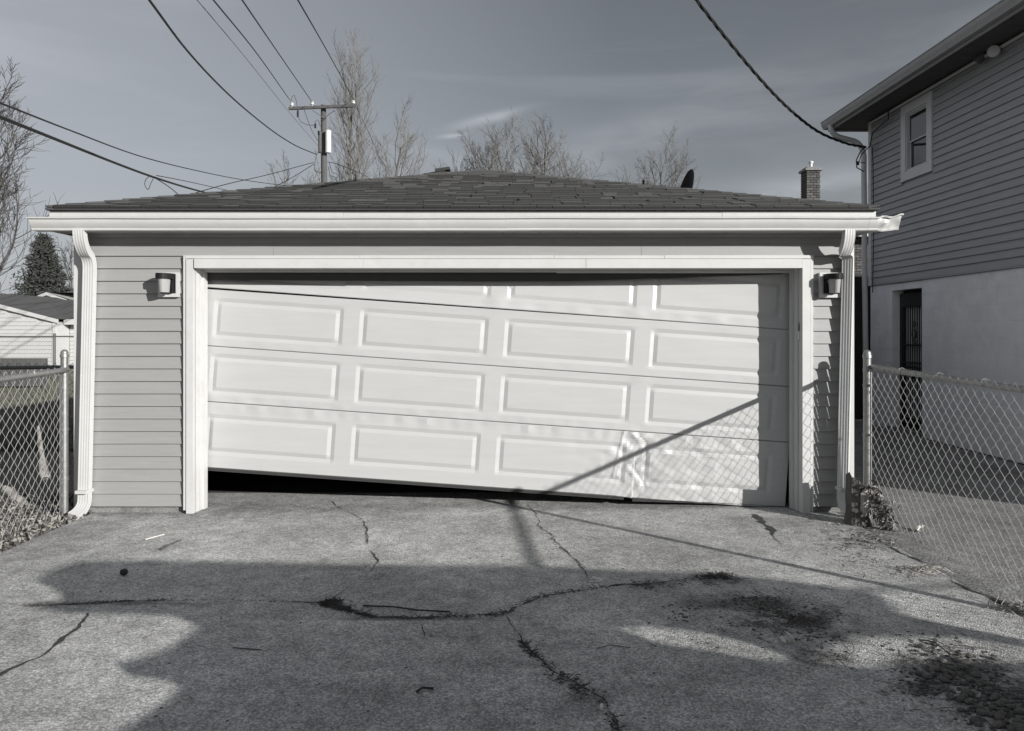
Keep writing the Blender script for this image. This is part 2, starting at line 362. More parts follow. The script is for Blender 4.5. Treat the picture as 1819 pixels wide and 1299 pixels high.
# foundation curb and wall core
MB().box(GL+.03, XX(326,WY), WY+.016, WY+.14, 0.0, zb+.02).build('foundation', M['found'], gar)
MB().box(RX0, GR_-.03, WY+.016, WY+.14, 0.0, zb+.02).build('foundation', M['found'], gar)
OX0, OX1 = XX(343.5, 6.06), XX(1425, 6.06)      # clear opening between the jambs
HT = ZZ(476.5, 6.06)
wl = MB(); wl.box(GL+.02, OX0-.02, WY+.013, WY+.15, zb+.021, 2.31); wl.box(OX1+.02, GR_-.02, WY+.013, WY+.15, zb+.021, 2.31); wl.box(OX0-.02, OX1+.02, WY+.013, WY+.15, HT+.02, 2.31)
wl.build('wall', M['dark'], gar)
iw = MB(); iw.box(GL+.02, GL+.12, WY+.151, WY+6.5, 0, 2.31); iw.box(GR_-.12, GR_-.02, WY+.151, WY+6.5, 0, 2.31); iw.box(GL+.02, GR_-.02, WY+6.5, WY+6.6, 0, 2.31)
iw.build('wall', M['dark'], gar)
MB().box(GL+.02, GR_-.02, WY+.151, WY+6.5, 2.312, 2.33).build('ceiling', M['dark'], gar)
MB().box(GL+.125, GR_-.125, WY+.75, WY+6.49, .001, .005).build('floor', M['dark'], gar)
for x0, x1 in ((GL, GL), (GR_, GR_)):           # side walls in siding, one board per course
    z = zb
    while z < 2.29:
        mb = MB(); sx = -1 if x0 == GL else 1
        pr = [(x0+sx*.013, z), (x0+sx*.001, z+pitch), (x0-sx*.018, z+pitch), (x0-sx*.018, z)]
        mb.prism([(a[0], WY+.06, min(a[1], 2.31)) for a in pr], (0, 6.5, 0)); mb.build('siding_board', M['siding'], gar); z += pitch
# corner trims
for x0, s in ((GL, 1), (GR_, -1)):
    mb = MB(); a, c = sorted((x0 - s*.016, x0 + s*.062)); mb.box(a, c, WY-.019, WY-.002, zb-.005, 2.295)
    a, c = sorted((x0 - s*.0165, x0 - s*.001)); mb.box(a, c, WY-.0017, WY+.058, zb-.005, 2.295)
    mb.build('corner_trim', M['trim'], gar)
# door casing: flat face, J-channel, stepped jamb (each side), header
def vtrim(xa, xb, ya, yb, z0, z1, name='door_casing'):
    a, c = sorted((xa, xb)); return MB().box(a, c, ya, yb, z0, z1).build(name, M['trim'], gar)
zj = ZZ(454, 6.07)
vtrim(XX(326.5,6.07), XX(331,6.07), 6.060, 6.10, .03, zj, 'j_channel')
vtrim(XX(331.3,6.06), OX0, 6.052, 6.13, .004, ZZ(461,6.05)+.003)
vtrim(OX0-.001, OX0+.013, 6.131, 6.20, .004, HT, 'jamb'); vtrim(OX0-.02, OX0+.030, 6.201, 6.27, .004, HT, 'jamb')
vtrim(OX0+.004, OX0+.006, 6.09, 6.13, .004, HT, 'jamb')
vtrim(XX(1439.5,6.07), XX(1444,6.07), 6.060, 6.10, .03, zj, 'j_channel')
vtrim(OX1, XX(1439.3,6.06), 6.052, 6.13, .004, ZZ(461,6.05)+.003)
vtrim(OX1-.013, OX1+.001, 6.131, 6.20, .004, HT, 'jamb'); vtrim(OX1-.030, OX1+.02, 6.201, 6.27, .004, HT, 'jamb')
# header: top channel, face in four lengths with lapped seams, underside stop
for a, c, dy in ((330.5,640,0),(640,985,.001),(985,1180,0),(1180,1439.5,.0015)):
    vtrim(XX(a,6.07), XX(c,6.07)-.002, 6.056-dy, 6.10, ZZ(459.5,6.06), zj-.001+dy, 'j_channel')
for a, c, dy in ((346,646,.002),(646,1041,0),(1041,1424.5,.0025)):
    vtrim(XX(a,6.06), XX(c,6.06)-.0015, 6.048-dy, 6.20, HT, ZZ(460.3,6.06)-.0, 'header_casing')
for a, c, dy in ((362,989,0),(989,1408,.006)):
    vtrim(XX(a,6.2), XX(c,6.2)-.0015, 6.205, 6.265, HT-.020-dy, HT+.02, 'header_stop')
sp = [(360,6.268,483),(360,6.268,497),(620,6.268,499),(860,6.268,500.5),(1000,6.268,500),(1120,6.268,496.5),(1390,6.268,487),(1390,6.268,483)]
MB().prism([P(a, c, b_) for a, b_, c in sp], (0,.006,0)).build('header_shade_strip', M['rubber'], gar)  # dark strip added as the header's shade across the door top
# corrugated downspouts
def fl_rect(wx, wy, nf=4, dep=.0035):
    pts = []
    def side(a, c, n, dn):
        for i in range(n):
            for t, dd in ((0,0),(.25,1),(.5,1),(.75,0)):
                u = (i+t)/n; q = (a[0]+(c[0]-a[0])*u + dn[0]*dd*dep, a[1]+(c[1]-a[1])*u + dn[1]*dd*dep); pts.append(q)
    hx, hy = wx/2, wy/2
    side((-hx,-hy),(hx,-hy),nf,(0,1)); side((hx,-hy),(hx,hy),3,(-1,0)); side((hx,hy),(-hx,hy),nf,(0,-1)); side((-hx,hy),(-hx,-hy),3,(1,0))
    return pts
def arc(a, b_, c, n=6):  # quadratic bend
    a, b_, c = Vector(a), Vector(b_), Vector(c)
    return [(1-t)**2*a + 2*t*(1-t)*b_ + t*t*c for t in [i/n for i in range(n+1)]]
def downspout(path, strap_z, strap_at):
    o = MB().sweep(path, fl_rect(.082, .060, dep=.0019), up=(1,0,0)).build('downspout', M['gutter'], gar, smooth=25)
    for zz in strap_z:
        x = strap_at(zz)
        MB().box(x-.045, x+.045, WY-.128, WY-.015, zz-.013, zz+.013).build('strap', M['gutter'], o)
    return o
yS = WY - .062
gx, gy = XX(141,5.88), 5.885
p0, p1 = Vector((gx, gy, 2.30)), Vector((XX(159.5, yS), yS, ZZ(478, yS)))
xb_l = XX(150.5, yS)
path = arc((gx, gy, 2.305), (gx, gy, 2.20), p0.lerp(p1, .5)+Vector((0,0,-.02)), 7) + arc(p0.lerp(p1, .5)+Vector((0,0,-.02)), p1+Vector((0,0,.10)), p1, 7)[1:]
path += [p1.lerp(Vector((xb_l, yS, ZZ(885,yS))), t) for t in (.3,.6,1)]
e = path[-1]; path += arc(e, e+Vector((0,0,-.10)), e+Vector((-.035,-.115,-.128)), 6)[1:]
downspout(path, [ZZ(872,yS)], lambda z_: xb_l+.003)
gx = XX(1508,5.885)
p1 = Vector((XX(1506.5,yS), yS, ZZ(462,yS))); xb_r = XX(1497, yS)
path = arc((gx,gy,2.305),(gx,gy,2.2),(gx-.005,gy+.07,2.13),6) + arc((gx-.005,gy+.07,2.13), p1+Vector((0,0,.06)), p1, 6)[1:]
path += [p1.lerp(Vector((xb_r, yS, ZZ(880,yS))), t) for t in (.3,.6,1)]
e = path[-1]; path += arc(e, e+Vector((0,0,-.09)), e+Vector((.008,-.10,-.125)), 6)[1:]
downspout(path, [ZZ(868,yS)], lambda z_: xb_r + (z_-.2)*.022)
# eave: fascia, gutter, soffit
FY = 5.945
EX0, EX1 = XX(88, FY), XX(1556, FY)
for a, c, dy in ((EX0, XX(610,FY), .0015), (XX(610,FY), XX(1283,FY), 0), (XX(1283,FY), EX1, .002)):
    MB().box(a, c-.0015, FY-dy, FY+.02, 2.30, ZZ(375.5,FY)+dy*.6).build('fascia', M['trim'], gar)
for X in (EX0, EX1-.02): MB().box(X, X+.02, FY+.021, WY+6.9, 2.30, 2.455).build('fascia', M['trim'], gar)
x = EX0+.021; i = 0
while x < EX1-.03:
    x1 = min(x+.302, EX1-.021); MB().box(x, x1-.004, FY+.021, WY-.02, 2.298, 2.304).build('soffit_panel', M['soffit'], gar); x = x1
MB().box(GL-.0, GR_, WY-.024, WY-.006, 2.272, 2.297).build('soffit_trim', M['soffit'], gar)
prof = [(5.944,2.405),(5.944,2.296),(5.868,2.296),(5.863,2.303),(5.866,2.312),(5.856,2.325),(5.842,2.345),(5.834,2.366),(5.833,2.382),(5.818,2.385),(5.816,2.395),(5.822,2.398),(5.837,2.396)]
def gutter(px0, px1, dz=0, dy=0, crush=False):
    X0, X1 = XX(px0,5.85), XX(px1,5.85); n = 24 if not crush else 14; mb = MB(); vs = []
    for i in range(n+1):
        t = i/n; X = X0+(X1-X0)*t
        wob = noise.noise(Vector((X*1.7,0,3)))*.004
        for j, (y, zz) in enumerate(prof):
            cy = cz = cx = 0
            if crush and t > .35:
                cy = noise.noise(Vector((X*16, zz*22, 1)))*.03*(j > 3); cz = noise.noise(Vector((X*14, y*20, 5)))*.022 + (t-.35)*.012
            if px0 < 60 and i <= 1: cx = (2.40-zz)*-.55 * -1 * (1 if i == 0 else .4)
            if crush and i == n: cx = -(2.40-zz)*.5
            vs.append((X+cx, y+dy+cy+wob*(j > 2), zz+dz+cz+wob))
    m_ = len(prof)
    mb.add(vs, [(i*m_+j, i*m_+j+1, (i+1)*m_+j+1, (i+1)*m_+j) for i in range(n) for j in range(m_-1)])
    if px0 < 60: mb.f.append(tuple(range(m_)))
    if crush: mb.f.append(tuple(n*m_+j for j in reversed(range(m_))))
    return mb.build('gutter', M['gutter'], gar, smooth=35)
gutter(50, 102, .0006, -.001); gutter(101.5, 900); gutter(899, 1543.5, .0006, -.001); gutter(1543, 1602, .001, -.002, True)
# roof
PT = 1.01/3.31; AL = math.atan(PT); RC = (EX0+EX1)/2; HW = (EX1-EX0)/2 + .012
Y0, Z0 = 5.905, 2.484
def RZ(s): return Z0 + s*PT
X0r, X1r = RC-HW, RC+HW; YB = Y0 + 2*HW + .35; AX = (RC, Y0+HW, RZ(HW)); BX = (RC, YB-HW, RZ(HW))
rf = MB(); th = Vector((0,0,-.016))
vs = [(X0r,Y0,Z0),(X1r,Y0,Z0),(X1r,YB,Z0),(X0r,YB,Z0),AX,BX]
rf.add(vs, [(0,1,4),(1,2,5,4),(2,3,5),(3,0,4,5)]); rf.add([Vector(v)+th for v in vs], [(0,4,1),(1,4,5,2),(2,5,3),(3,5,4,0),(0,1,2,3)])
for a, c in ((0,1),(1,2),(2,3),(3,0)): rf.add([Vector(vs[a]), Vector(vs[c]), Vector(vs[c])+th, Vector(vs[a])+th], [(0,3,2,1)])
roof = rf.build('roof', SH[1], gar)
MB().box(X0r+.01, X1r-.01, Y0+.012, Y0+.03, Z0-.022, Z0-.0165).build('drip_edge', M['drip'], gar)
rnd = random.Random(11)
nrm = Vector((0, -math.sin(AL), math.cos(AL))); upv = Vector((0, math.cos(AL), math.sin(AL)))
pieces = []
EXPO = .1385; s = -.012; row = 0; slen = HW/math.cos(AL)
while s < slen - .05:
    lim = HW - (s+.07)*math.cos(AL)
    x = RC - lim + .02; x += 0
    first = True
    while x < RC + lim - .03:
        wd = rnd.uniform(.12, .32) if not first else rnd.uniform(.1,.4); first = False
        x1 = min(x+wd, RC+lim-.02)
        hgt = rnd.choice((0, 0, .007)) ; dl = rnd.choice((0, 0, 0, -.012, .02)) if hgt and row else 0
        o0 = Vector((0, Y0, Z0))
        def pt(xx, ss, hh): return Vector((xx, 0, 0)) + Vector((0,Y0,Z0)) + upv*ss + nrm*hh
        h0, h1 = .0150+hgt, .003+hgt
        lift = rnd.uniform(0, .003)
        s_lo, s_hi = s+dl, s+EXPO+.02
        mb_v = [pt(x+.0025,s_lo,h0+lift), pt(x1-.0025,s_lo,h0+lift), pt(x1-.0025,s_hi,h1), pt(x+.0025,s_hi,h1), pt(x+.0025,s_lo,.001), pt(x1-.0025,s_lo,.001), pt(x1-.0025,s_hi,-.001), pt(x+.0025,s_hi,-.001)]
        pieces.append((mb_v, rnd.choice((0,1,1,2,2,3,3,4)), (x1-x))); x = x1
    s += EXPO; row += 1
FB = [(0,1,2,3),(0,4,5,1),(1,5,6,2),(3,7,4,0),(2,6,7,3)]
order = sorted(range(len(pieces)), key=lambda i: -(pieces[i][2]/ (pieces[i][0][0].y)**2))
keep = set(order[:297]); rest = MB()
for i, (v, mi, _) in enumerate(pieces):
    if i in keep:
        o = MB().add(v, FB).build('shingle', [SH[mi], M['drip']], roof)
        for pf in o.data.polygons[1:]: pf.material_index = 1
    else: rest.add(v, FB)
if rest.v: rest.build('shingle_field', SH[2], roof, kind='stuff')
for sx in (-1, 1):   # hip caps
    L0 = Vector((RC+sx*HW, Y0, Z0)); L1 = Vector(AX); n = 33; dv = (L1-L0)/n
    side1 = Vector((-sx*1, 0, 0)); side2 = Vector((0, 1, 0))
    for i in range(n):
        a = L0 + dv*i*1.0; e_ = a + dv*1.25; wv = .11; pl = []
        for q, hh in ((a, .019+rnd.uniform(0,.004)), (e_, .011)):
            pl += [q + Vector((-sx*wv,0,0)) + Vector((0,0,hh-.012)), q+Vector((0,0,hh)), q + Vector((0,wv,0)) + Vector((0,0,hh-.012))]
        dn = Vector((0,0,-.010))
        mb = MB(); mb.add(pl + [p+dn for p in pl], [(0,1,4,3),(1,2,5,4),(0,6,7,1),(1,7,8,2),(6,9,10,7),(7,10,11,8),(0,3,9,6),(2,8,11,5),(3,4,10,9),(4,5,11,10)])
        mb.build('hip_cap', SH[rnd.choice((0,1,2,3))], roof)
rv = MB(); q = P(772,309,10.4); rv.obox(q+Vector((0,0,-.05)), (.16,0,.03),(0,.14,0),(0,0,.05)); rv.obox(q+Vector((.12,0,.035)), (.1,0,.015),(0,.15,0),(0,0,.02)); rv.build('roof_vent', M['drip'], roof)
# garage door
DY = 6.30; DS = F/DY
th0 = math.atan2(73, 1041)
def dpt(u, v, h=0, ang=th0, ox=364., oy=513.):   # u,v in photo pixels on the door plane, h metres towards the street
    c_, s_ = math.cos(ang), math.sin(ang)
    return Vector((XX(ox+u*c_-v*s_, DY), DY-h, max(.006, ZZ(oy+u*s_+v*c_, DY))))
INS = [(18,249.5),(278,507.5),(536,767.5),(795.5,1027)]
def prof_h(u, v, v0, v1, sec):
    h = 0
    for a, c in INS:
        if a < u < c and v0 < v < v1:
            dd = min(u-a, c-u, v-v0, v1-v)
            if dd <= 7: h = -dd/7*.0095
            elif dd <= 14: h = -.0095 + (dd-7)/7*.0105
            else: h = .001
    h += noise.noise(Vector((u*.006, v*.01, sec*7)))*.0022
    if sec == 4:
        du = u-782
        k_ = math.exp(-(du/26)**2); k2 = math.exp(-(du/75)**2)*math.exp(-((v-225)/60)**2)
        h += k_*(noise.noise(Vector((u*.05+v*.02, v*.035, 2)))*.013 + noise.noise(Vector((u*.15+v*.1, v*.07, 8)))*.007 - .004)
        h += k2*noise.noise(Vector((u*.045, v*.07, 4)))*.018
        zig = 782+ 11*math.sin(v*.09)+6*noise.noise(Vector((v*.06,0,0)))
        h += .006*max(0, 1-abs(u-zig)/7.)
        h -= .007*max(0, 1-abs(u-zig-11)/5.)
        if 783 < u < 846 and v > 236: h -= .011*min(1,(v-236)/25)*(1-(u-783)/63)
        h += .007*max(0, 1-abs(u-752+.18*(v-250))/4.)*(v < 285)
        h += .011*math.exp(-((v-208)/9)**2)*noise.noise(Vector((u*.05,3,1)))
        h += .012*math.exp(-((u-900)/90)**2)*noise.noise(Vector((u*.045, v*.06, 14)))
    h += .0016*noise.noise(Vector((u*.018, v*.05, sec*3.3)))
    if sec == 3:
        h += .006*math.exp(-((u-783)/14)**2)*math.exp(-((v-104)/11)**2) + .010*math.exp(-((u-880)/22)**2)*math.exp(-((v-192)/7)**2)*noise.noise(Vector((u*.12,v*.1,3)))
        h += .006*math.exp(-((v-193)/6)**2)*noise.noise(Vector((u*.045, 1, 9)))
    if sec == 1: h += -max(0,-1-v)/100*.22*max(0,1-u/1000) +  .0085*math.exp(-((v+10)/7)**2)*noise.noise(Vector((u*.028, 0, 4)))*(1 if u > 480 else .2) + .004*math.exp(-((u-522)/14)**2)*math.exp(-((v+18)/14)**2)
    if sec == 2: h += .003*math.exp(-((v-94)/5)**2)*noise.noise(Vector((u*.04, 0, 6)))
    return h
door = MB(); 
for xx in (40, 300, 560, 820, 1040):
    a = dpt(xx, 8, -.055); c = dpt(xx, 300, -.055); door.tube([a, c], .012, 6)
garage_door = door.build('garage_door', M['steel'], gar)
def section(sec, va, vb, i0, i1, **kw):
    us = {-14., 1055.}; vs_ = {va, vb, va+1.2, vb-1.2}
    for a, c in INS: us |= {a, a+7, a+14, c, c-7, c-14}
    for q in (i0, i0+7, i0+14, i1, i1-7, i1-14):
        if va < q < vb: vs_.add(q)
    st = 6
    def fill(sset, step, fine=None):
        L_ = sorted(sset); o_ = []
        for a, c in zip(L_[:-1], L_[1:]):
            stp = step if not (fine and a >= fine[0]-6 and c <= fine[1]+14) else fine[2]
            n = max(1, math.ceil((c-a)/stp)); o_ += [a+(c-a)*i/n for i in range(n)]
        return o_ + [L_[-1]]
    if sec == 4: us |= {720., 850.}
    U = fill(us, 7, (720, 850, 2.5) if sec == 4 else None); V = fill(vs_, 4 if sec == 4 else 4)
    vv = []; nu = len(U)
    kink = lambda u, v: (3.0*max(0, (v-va)/(vb-va))*(1 if u > 783 else max(0, 1-(783-u)/40))) * (1 if sec == 4 else 0)
    for v in V:
        for u in U:
            h = prof_h(u, v, i0, i1, sec)
            edge = min(v-va, vb-v)
            if edge < 1.19: h -= .006
            vv.append(dpt(u, v+ (kink(u, v)*.6 if sec == 4 else 0), h, **kw))
    n0 = len(vv); mb = MB()
    fs = [(j*nu+i, (j+1)*nu+i, (j+1)*nu+i+1, j*nu+i+1) for j in range(len(V)-1) for i in range(nu-1)]
    # back face and rim
    back = [dpt(u, v, -.045, **kw) for (u, v) in ((-14,va),(1055,va),(1055,vb),(-14,vb))]
    vv += back; nb = n0
    top = [i for i in range(nu)]; bot = [(len(V)-1)*nu+i for i in range(nu)]; lef = [j*nu for j in range(len(V))]; rig = [j*nu+nu-1 for j in range(len(V))]
    fs.append(tuple(top + [nb+1, nb])); fs.append(tuple(list(reversed(bot)) + [nb+3, nb+2])); fs.append(tuple(list(reversed(lef)) + [nb, nb+3])); fs.append(tuple(rig + [nb+2, nb+1])); fs.append((nb, nb+1, nb+2, nb+3))
    mb.add(vv, fs)
    return mb.build('door_section', M['door'], garage_door, smooth=13 if sec < 4 else 8)
th1 = math.atan2(586-510, 1041)
section(1, -101, -1.0, -88, -14.5, ang=th1, oy=511)
section(2, .4, 100.6, 14.2, 87.3); section(3, 101.4, 199.4, 113, 187); s4 = section(4, 200.3, 316.5, 221, 294)
s4['label'] = 'bottom door section crumpled near its right third'
sb = MB()
for a, c in ((-14, 768), (784, 1055)):
    for v0_, v1_, h0_ in ((316.6, 318.2, .004), (318.3, 320.2, -.004), (320.3, 322.5, -.012)):
        kk = 1.8 if a > 0 else 0
        pl = [dpt(a, v0_+kk, h0_), dpt(c, v0_+kk, h0_), dpt(c, v1_+kk, h0_), dpt(a, v1_+kk, h0_)]
        sb.add(pl + [p+Vector((0,.04,0)) for p in pl], [(0,3,2,1),(4,5,6,7),(0,1,5,4),(3,7,6,2),(0,4,7,3),(1,2,6,5)])
sb.build('bottom_seal', M['rubber'], garage_door)

# ---------------------------------------------------------------- wall lights, keypad
def wall_light(xl, xr, yt, yb, label, px_lamp):
    Xa, Xb = XX(xl, WY-.02), XX(xr, WY-.02); Zt, Zb = ZZ(yt, WY-.02), ZZ(yb, WY-.02); cx_ = (Xa+Xb)/2; cz = (Zt+Zb)/2
    t = thing('wall_light', label, 'wall light', (cx_, WY-.014, Zb), 'motion lights beside the garage door')
    mb = MB(); fr = .028
    mb.box(Xa, Xb, WY-.030, WY-.012, Zb, Zt)
    mb.build('mounting_block', M['trim'], t)
    mb = MB(); mb.box(Xa, Xb, WY-.046, WY-.0301, Zb, Zb+fr); mb.box(Xa, Xb, WY-.046, WY-.0301, Zt-fr*.45, Zt); mb.box(Xa, Xa+fr*.8, WY-.046, WY-.0301, Zb+fr, Zt-fr*.45); mb.box(Xb-fr*.8, Xb, WY-.046, WY-.0301, Zb+fr, Zt-fr*.45); mb.build('block_rim', M['trim'], t)
    MB().box(cx_-.052, cx_+.052, WY-.085, WY-.0305, Zb+.035, Zt-.02).build('housing', M['lampdark'], t)
    # hood: curved dark canopy
    sec = [(math.cos(a)*.068, math.sin(a)*.115) for a in [math.pi*i/12 for i in range(13)]]
    pl = [Vector((cx_+x_, WY-.080-y_, Zt-.058)) for x_, y_ in sec]
    MB().prism(pl, (0, 0, .044)).build('hood', M['lampdark'], t)
    mb = MB(); n = 14
    lo, hi = [], []
    for i in range(n+1):
        a = math.pi*i/n; lo.append(Vector((cx_+math.cos(a)*.038, WY-.105-math.sin(a)*.062, Zb+.034))); hi.append(Vector((cx_+math.cos(a)*.046, WY-.105-math.sin(a)*.075, Zt-.0585)))
    m_ = n+1; vs2 = lo+hi; mb.add(vs2, [(i, m_+i, m_+i+1, i+1) for i in range(n)] + [tuple(range(m_)), tuple(reversed(range(m_, 2*m_))), (0, n, m_+n, m_)])
    mb.build('lamp_shade', M['frost'], t, smooth=40)
    MB().box(cx_-.045, cx_-.028, WY-.092, WY-.0855, Zt-.085, Zt-.065).build('sensor', M['frost'], t)
    return t
wall_light(283, 319.5, 484.5, 528, 'square white wall light left of the garage door, throwing a long shadow', 0)
wall_light(1454, 1493, 485, 529, 'square white wall light squeezed between the garage door casing and right downspout', 0)
kp = thing('keypad', 'small metal door-opener keypad fixed to the right door jamb', 'keypad', tuple(P(1420, 606, 6.13)))
q = P(1420.5, 589, 6.13)
MB().obox(q, (.007,0,0), (0,.022,0), (0,0,.072)).build('case', M['steel'], kp)
MB().obox(q+Vector((-.010,-.002,-.032)), (.004,0,0), (0,.020,0), (0,0,.036)).build('cover', M['tank'], kp)
for i in range(4): MB().obox(q+Vector((-.0085,-.003,.05-i*.014)), (.0015,0,0), (0,.013,0), (0,0,.004)).build('button', M['rubber'], kp)

# ---------------------------------------------------------------- chain-link fences
def chain_fence(label, posts, cap_z, rail0, rail1, A, B, bands=None, wm=None, sm=None, Wd=.042, row=.047, r=.0019, z0=.03, tips=.035, rr=.0215, pr=.029, extra_rails=()):
    wm = wm or M['wire']; sm = sm or M['steel']
    t = thing('chain_link_fence', label, 'fence', (A[0], A[1], 0))
    A = Vector((*A, 0)); B = Vector((*B, 0)); Ln = (B-A).length; dr = (B-A)/Ln; nn = Vector((-dr.y, dr.x, 0))
    mb = MB(); n = int(Ln/Wd)
    for k_ in range(n):
        s_ = k_*Wd; tt = s_/Ln; zt = rail0 + (rail1-rail0)*tt + tips
        rows = int((zt-z0)/row)
        pts = []
        for j in range(rows+1):
            w_ = (k_ + ((j + k_) % 2))*Wd; wob = noise.noise(Vector((w_*1.3, j*.2, 5)))*.014
            pts.append(A + dr*(w_ + noise.noise(Vector((k_*.3, j*.23, 1)))*.005) + nn*(wob + (.0025 if (j+k_) % 2 else -.0025)) + Vector((0,0, z0 + j*row + noise.noise(Vector((k_*.25, j*.3, 9)))*.004)))
        mb.tube(pts, r, 3, cap=False, up=nn)
    mb.build('wire_mesh', wm, t)
    pts = [A.lerp(B, i/8) + Vector((0,0, rail0+(rail1-rail0)*i/8 - .012*math.sin(math.pi*i/8))) + nn*.026 for i in range(9)]
    MB().tube(pts, rr, 10).build('top_rail', sm, t, smooth=40)
    for (x, y), pz in posts:
        q = Vector((x, y, -.05)); MB().lathe(q, [(pr,0),(pr,pz-.02+.05)], 16).build('post', sm, t, smooth=40)
        MB().lathe((x,y,pz-.03), [(pr*1.16,0),(pr*1.18,.022),(pr*1.02,.028),(pr*.98,.044),(pr*.7,.058),(pr*.2,.064)], 16).build('post_cap', sm, t, smooth=40)
    if bands:
        (x, y), zs, dirn = bands
        for zz in zs:
            MB().lathe((x,y,zz-.011), [(pr*1.13,0),(pr*1.13,.022)], 16).build('brace_band', sm, t, smooth=40)
            MB().obox(Vector((x,y,zz)) + dr*(pr*1.5), dr*.022, nn*.006, (0,0,.010)).build('brace_bolt', sm, t)
        q = Vector((x,y,0)) + dr*(pr*1.9); MB().obox(q+Vector((0,0,.62)), dr*.009, nn*.003, (0,0,.57)).build('tension_bar', sm, t)
    n = int(Ln/.45)
    for i in range(1, n):   # tie wires round the rail
        p = A + dr*(i*.45) + Vector((0,0,rail0+(rail1-rail0)*i/n)) + nn*.02
        ring = [p + nn*math.cos(a)*.026 + Vector((0,0,1))*math.sin(a)*.026 + dr*(.01*a/6) for a in [k_*math.pi/4 for k_ in range(10)]]
        MB().tube(ring, .0018, 4).build('tie_wire', wm, t)
    return t
PA = (XX(1540.5,5.86), 5.86); PB = (2.88, 3.75)
dirR = (Vector(PB)-Vector(PA)); PC = tuple(Vector(PA) + dirR*2.35)
fr_ = chain_fence('galvanised chain-link fence running from the wood stump towards the street on the right', [(PA, 1.315), (PB, 1.26)], 1.3, 1.215, 1.10, PA, PC,
    bands=(PA, [1.19, 1.07, .68, .22], None))
LA = (XX(114.5,6.02), 6.02)
fl_ = chain_fence('galvanised chain-link fence beside the left downspout of the garage', [(LA, 1.315)], 1.3, 1.185, 1.12, LA, (-3.60, 2.6), bands=(LA, [1.185, 1.04, .70, .30], None))
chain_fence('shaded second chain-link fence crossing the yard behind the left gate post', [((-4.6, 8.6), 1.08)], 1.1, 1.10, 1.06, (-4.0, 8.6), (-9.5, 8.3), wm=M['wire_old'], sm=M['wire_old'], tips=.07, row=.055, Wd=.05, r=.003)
fy = 24.0
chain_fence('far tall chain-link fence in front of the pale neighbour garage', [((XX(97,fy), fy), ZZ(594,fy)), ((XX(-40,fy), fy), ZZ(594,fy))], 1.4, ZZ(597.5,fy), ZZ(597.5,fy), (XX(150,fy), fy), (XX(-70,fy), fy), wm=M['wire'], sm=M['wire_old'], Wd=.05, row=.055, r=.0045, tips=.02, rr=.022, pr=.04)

# ---------------------------------------------------------------- the two-storey house on the right
HX, HN, HF = 5.74, 5.2, 11.92        # wall plane, near and far ends
ZS, ZE = 2.245, 4.86                  # siding bottom, soffit
hs_ = thing('house', 'tall neighbouring house with shaded lap siding above painted block', 'house', (HX, 9, 0))
WIN = (XX(1657, 1) and HX*F/(1659-CX), HX*F/(1604-CX), 3.69, 4.79)   # y0,y1,z0,z1
DOOR = (HX*F/(1637-CX), HX*F/(1584-CX), 0.0, 2.09)
hp = .1006
z = ZS; ri = 0; rnd = random.Random(4)
def hboard(y0, y1, z0, z1):
    mb = MB(); mb.prism([(HX-.022, y0, z0), (HX-.021, y0, z0+.006), (HX-.002, y0, z1+.003), (HX+.01, y0, z1+.003), (HX+.01, y0, z0)], (0, y1-y0, 0)); mb.build('siding_board', rnd.choice((M['hsiding'], M['hsiding'], M['hsiding2'])), hs_)
while z < ZE-.01:
    z1 = min(z+hp, ZE)
    jn = rnd.uniform(7.5, 11.3); segs = [(HN, jn-.002), (jn, HF)] if ri % 3 else [(HN, HF)]
    for a, c in segs:
        if z1 > WIN[2] and z < WIN[3]:
            if a < WIN[0]: hboard(a, min(c, WIN[0]), z, z1)
            if c > WIN[1]: hboard(max(a, WIN[1]), c, z, z1)
        else: hboard(a, c, z, z1)
    z = z1; ri += 1
cb = MB(); cb.box(HX+.0101, HX+.2, HN, WIN[0], ZS-.02, ZE); cb.box(HX+.0101, HX+.2, WIN[1], HF-.01, ZS-.02, ZE); cb.box(HX+.0101, HX+.2, WIN[0], WIN[1], ZS-.02, WIN[2]); cb.box(HX+.0101, HX+.2, WIN[0], WIN[1], WIN[3], ZE)
cb.box(HX+.2, HX+8, HF-.2, HF-.01, 0, ZE); cb.box(HX+.2, HX+8, HN, HN+.2, 0, ZE); cb.box(HX+7.8, HX+8, HN+.2, HF-.2, 0, ZE)
cb.build('wall', M['hsiding'], hs_)
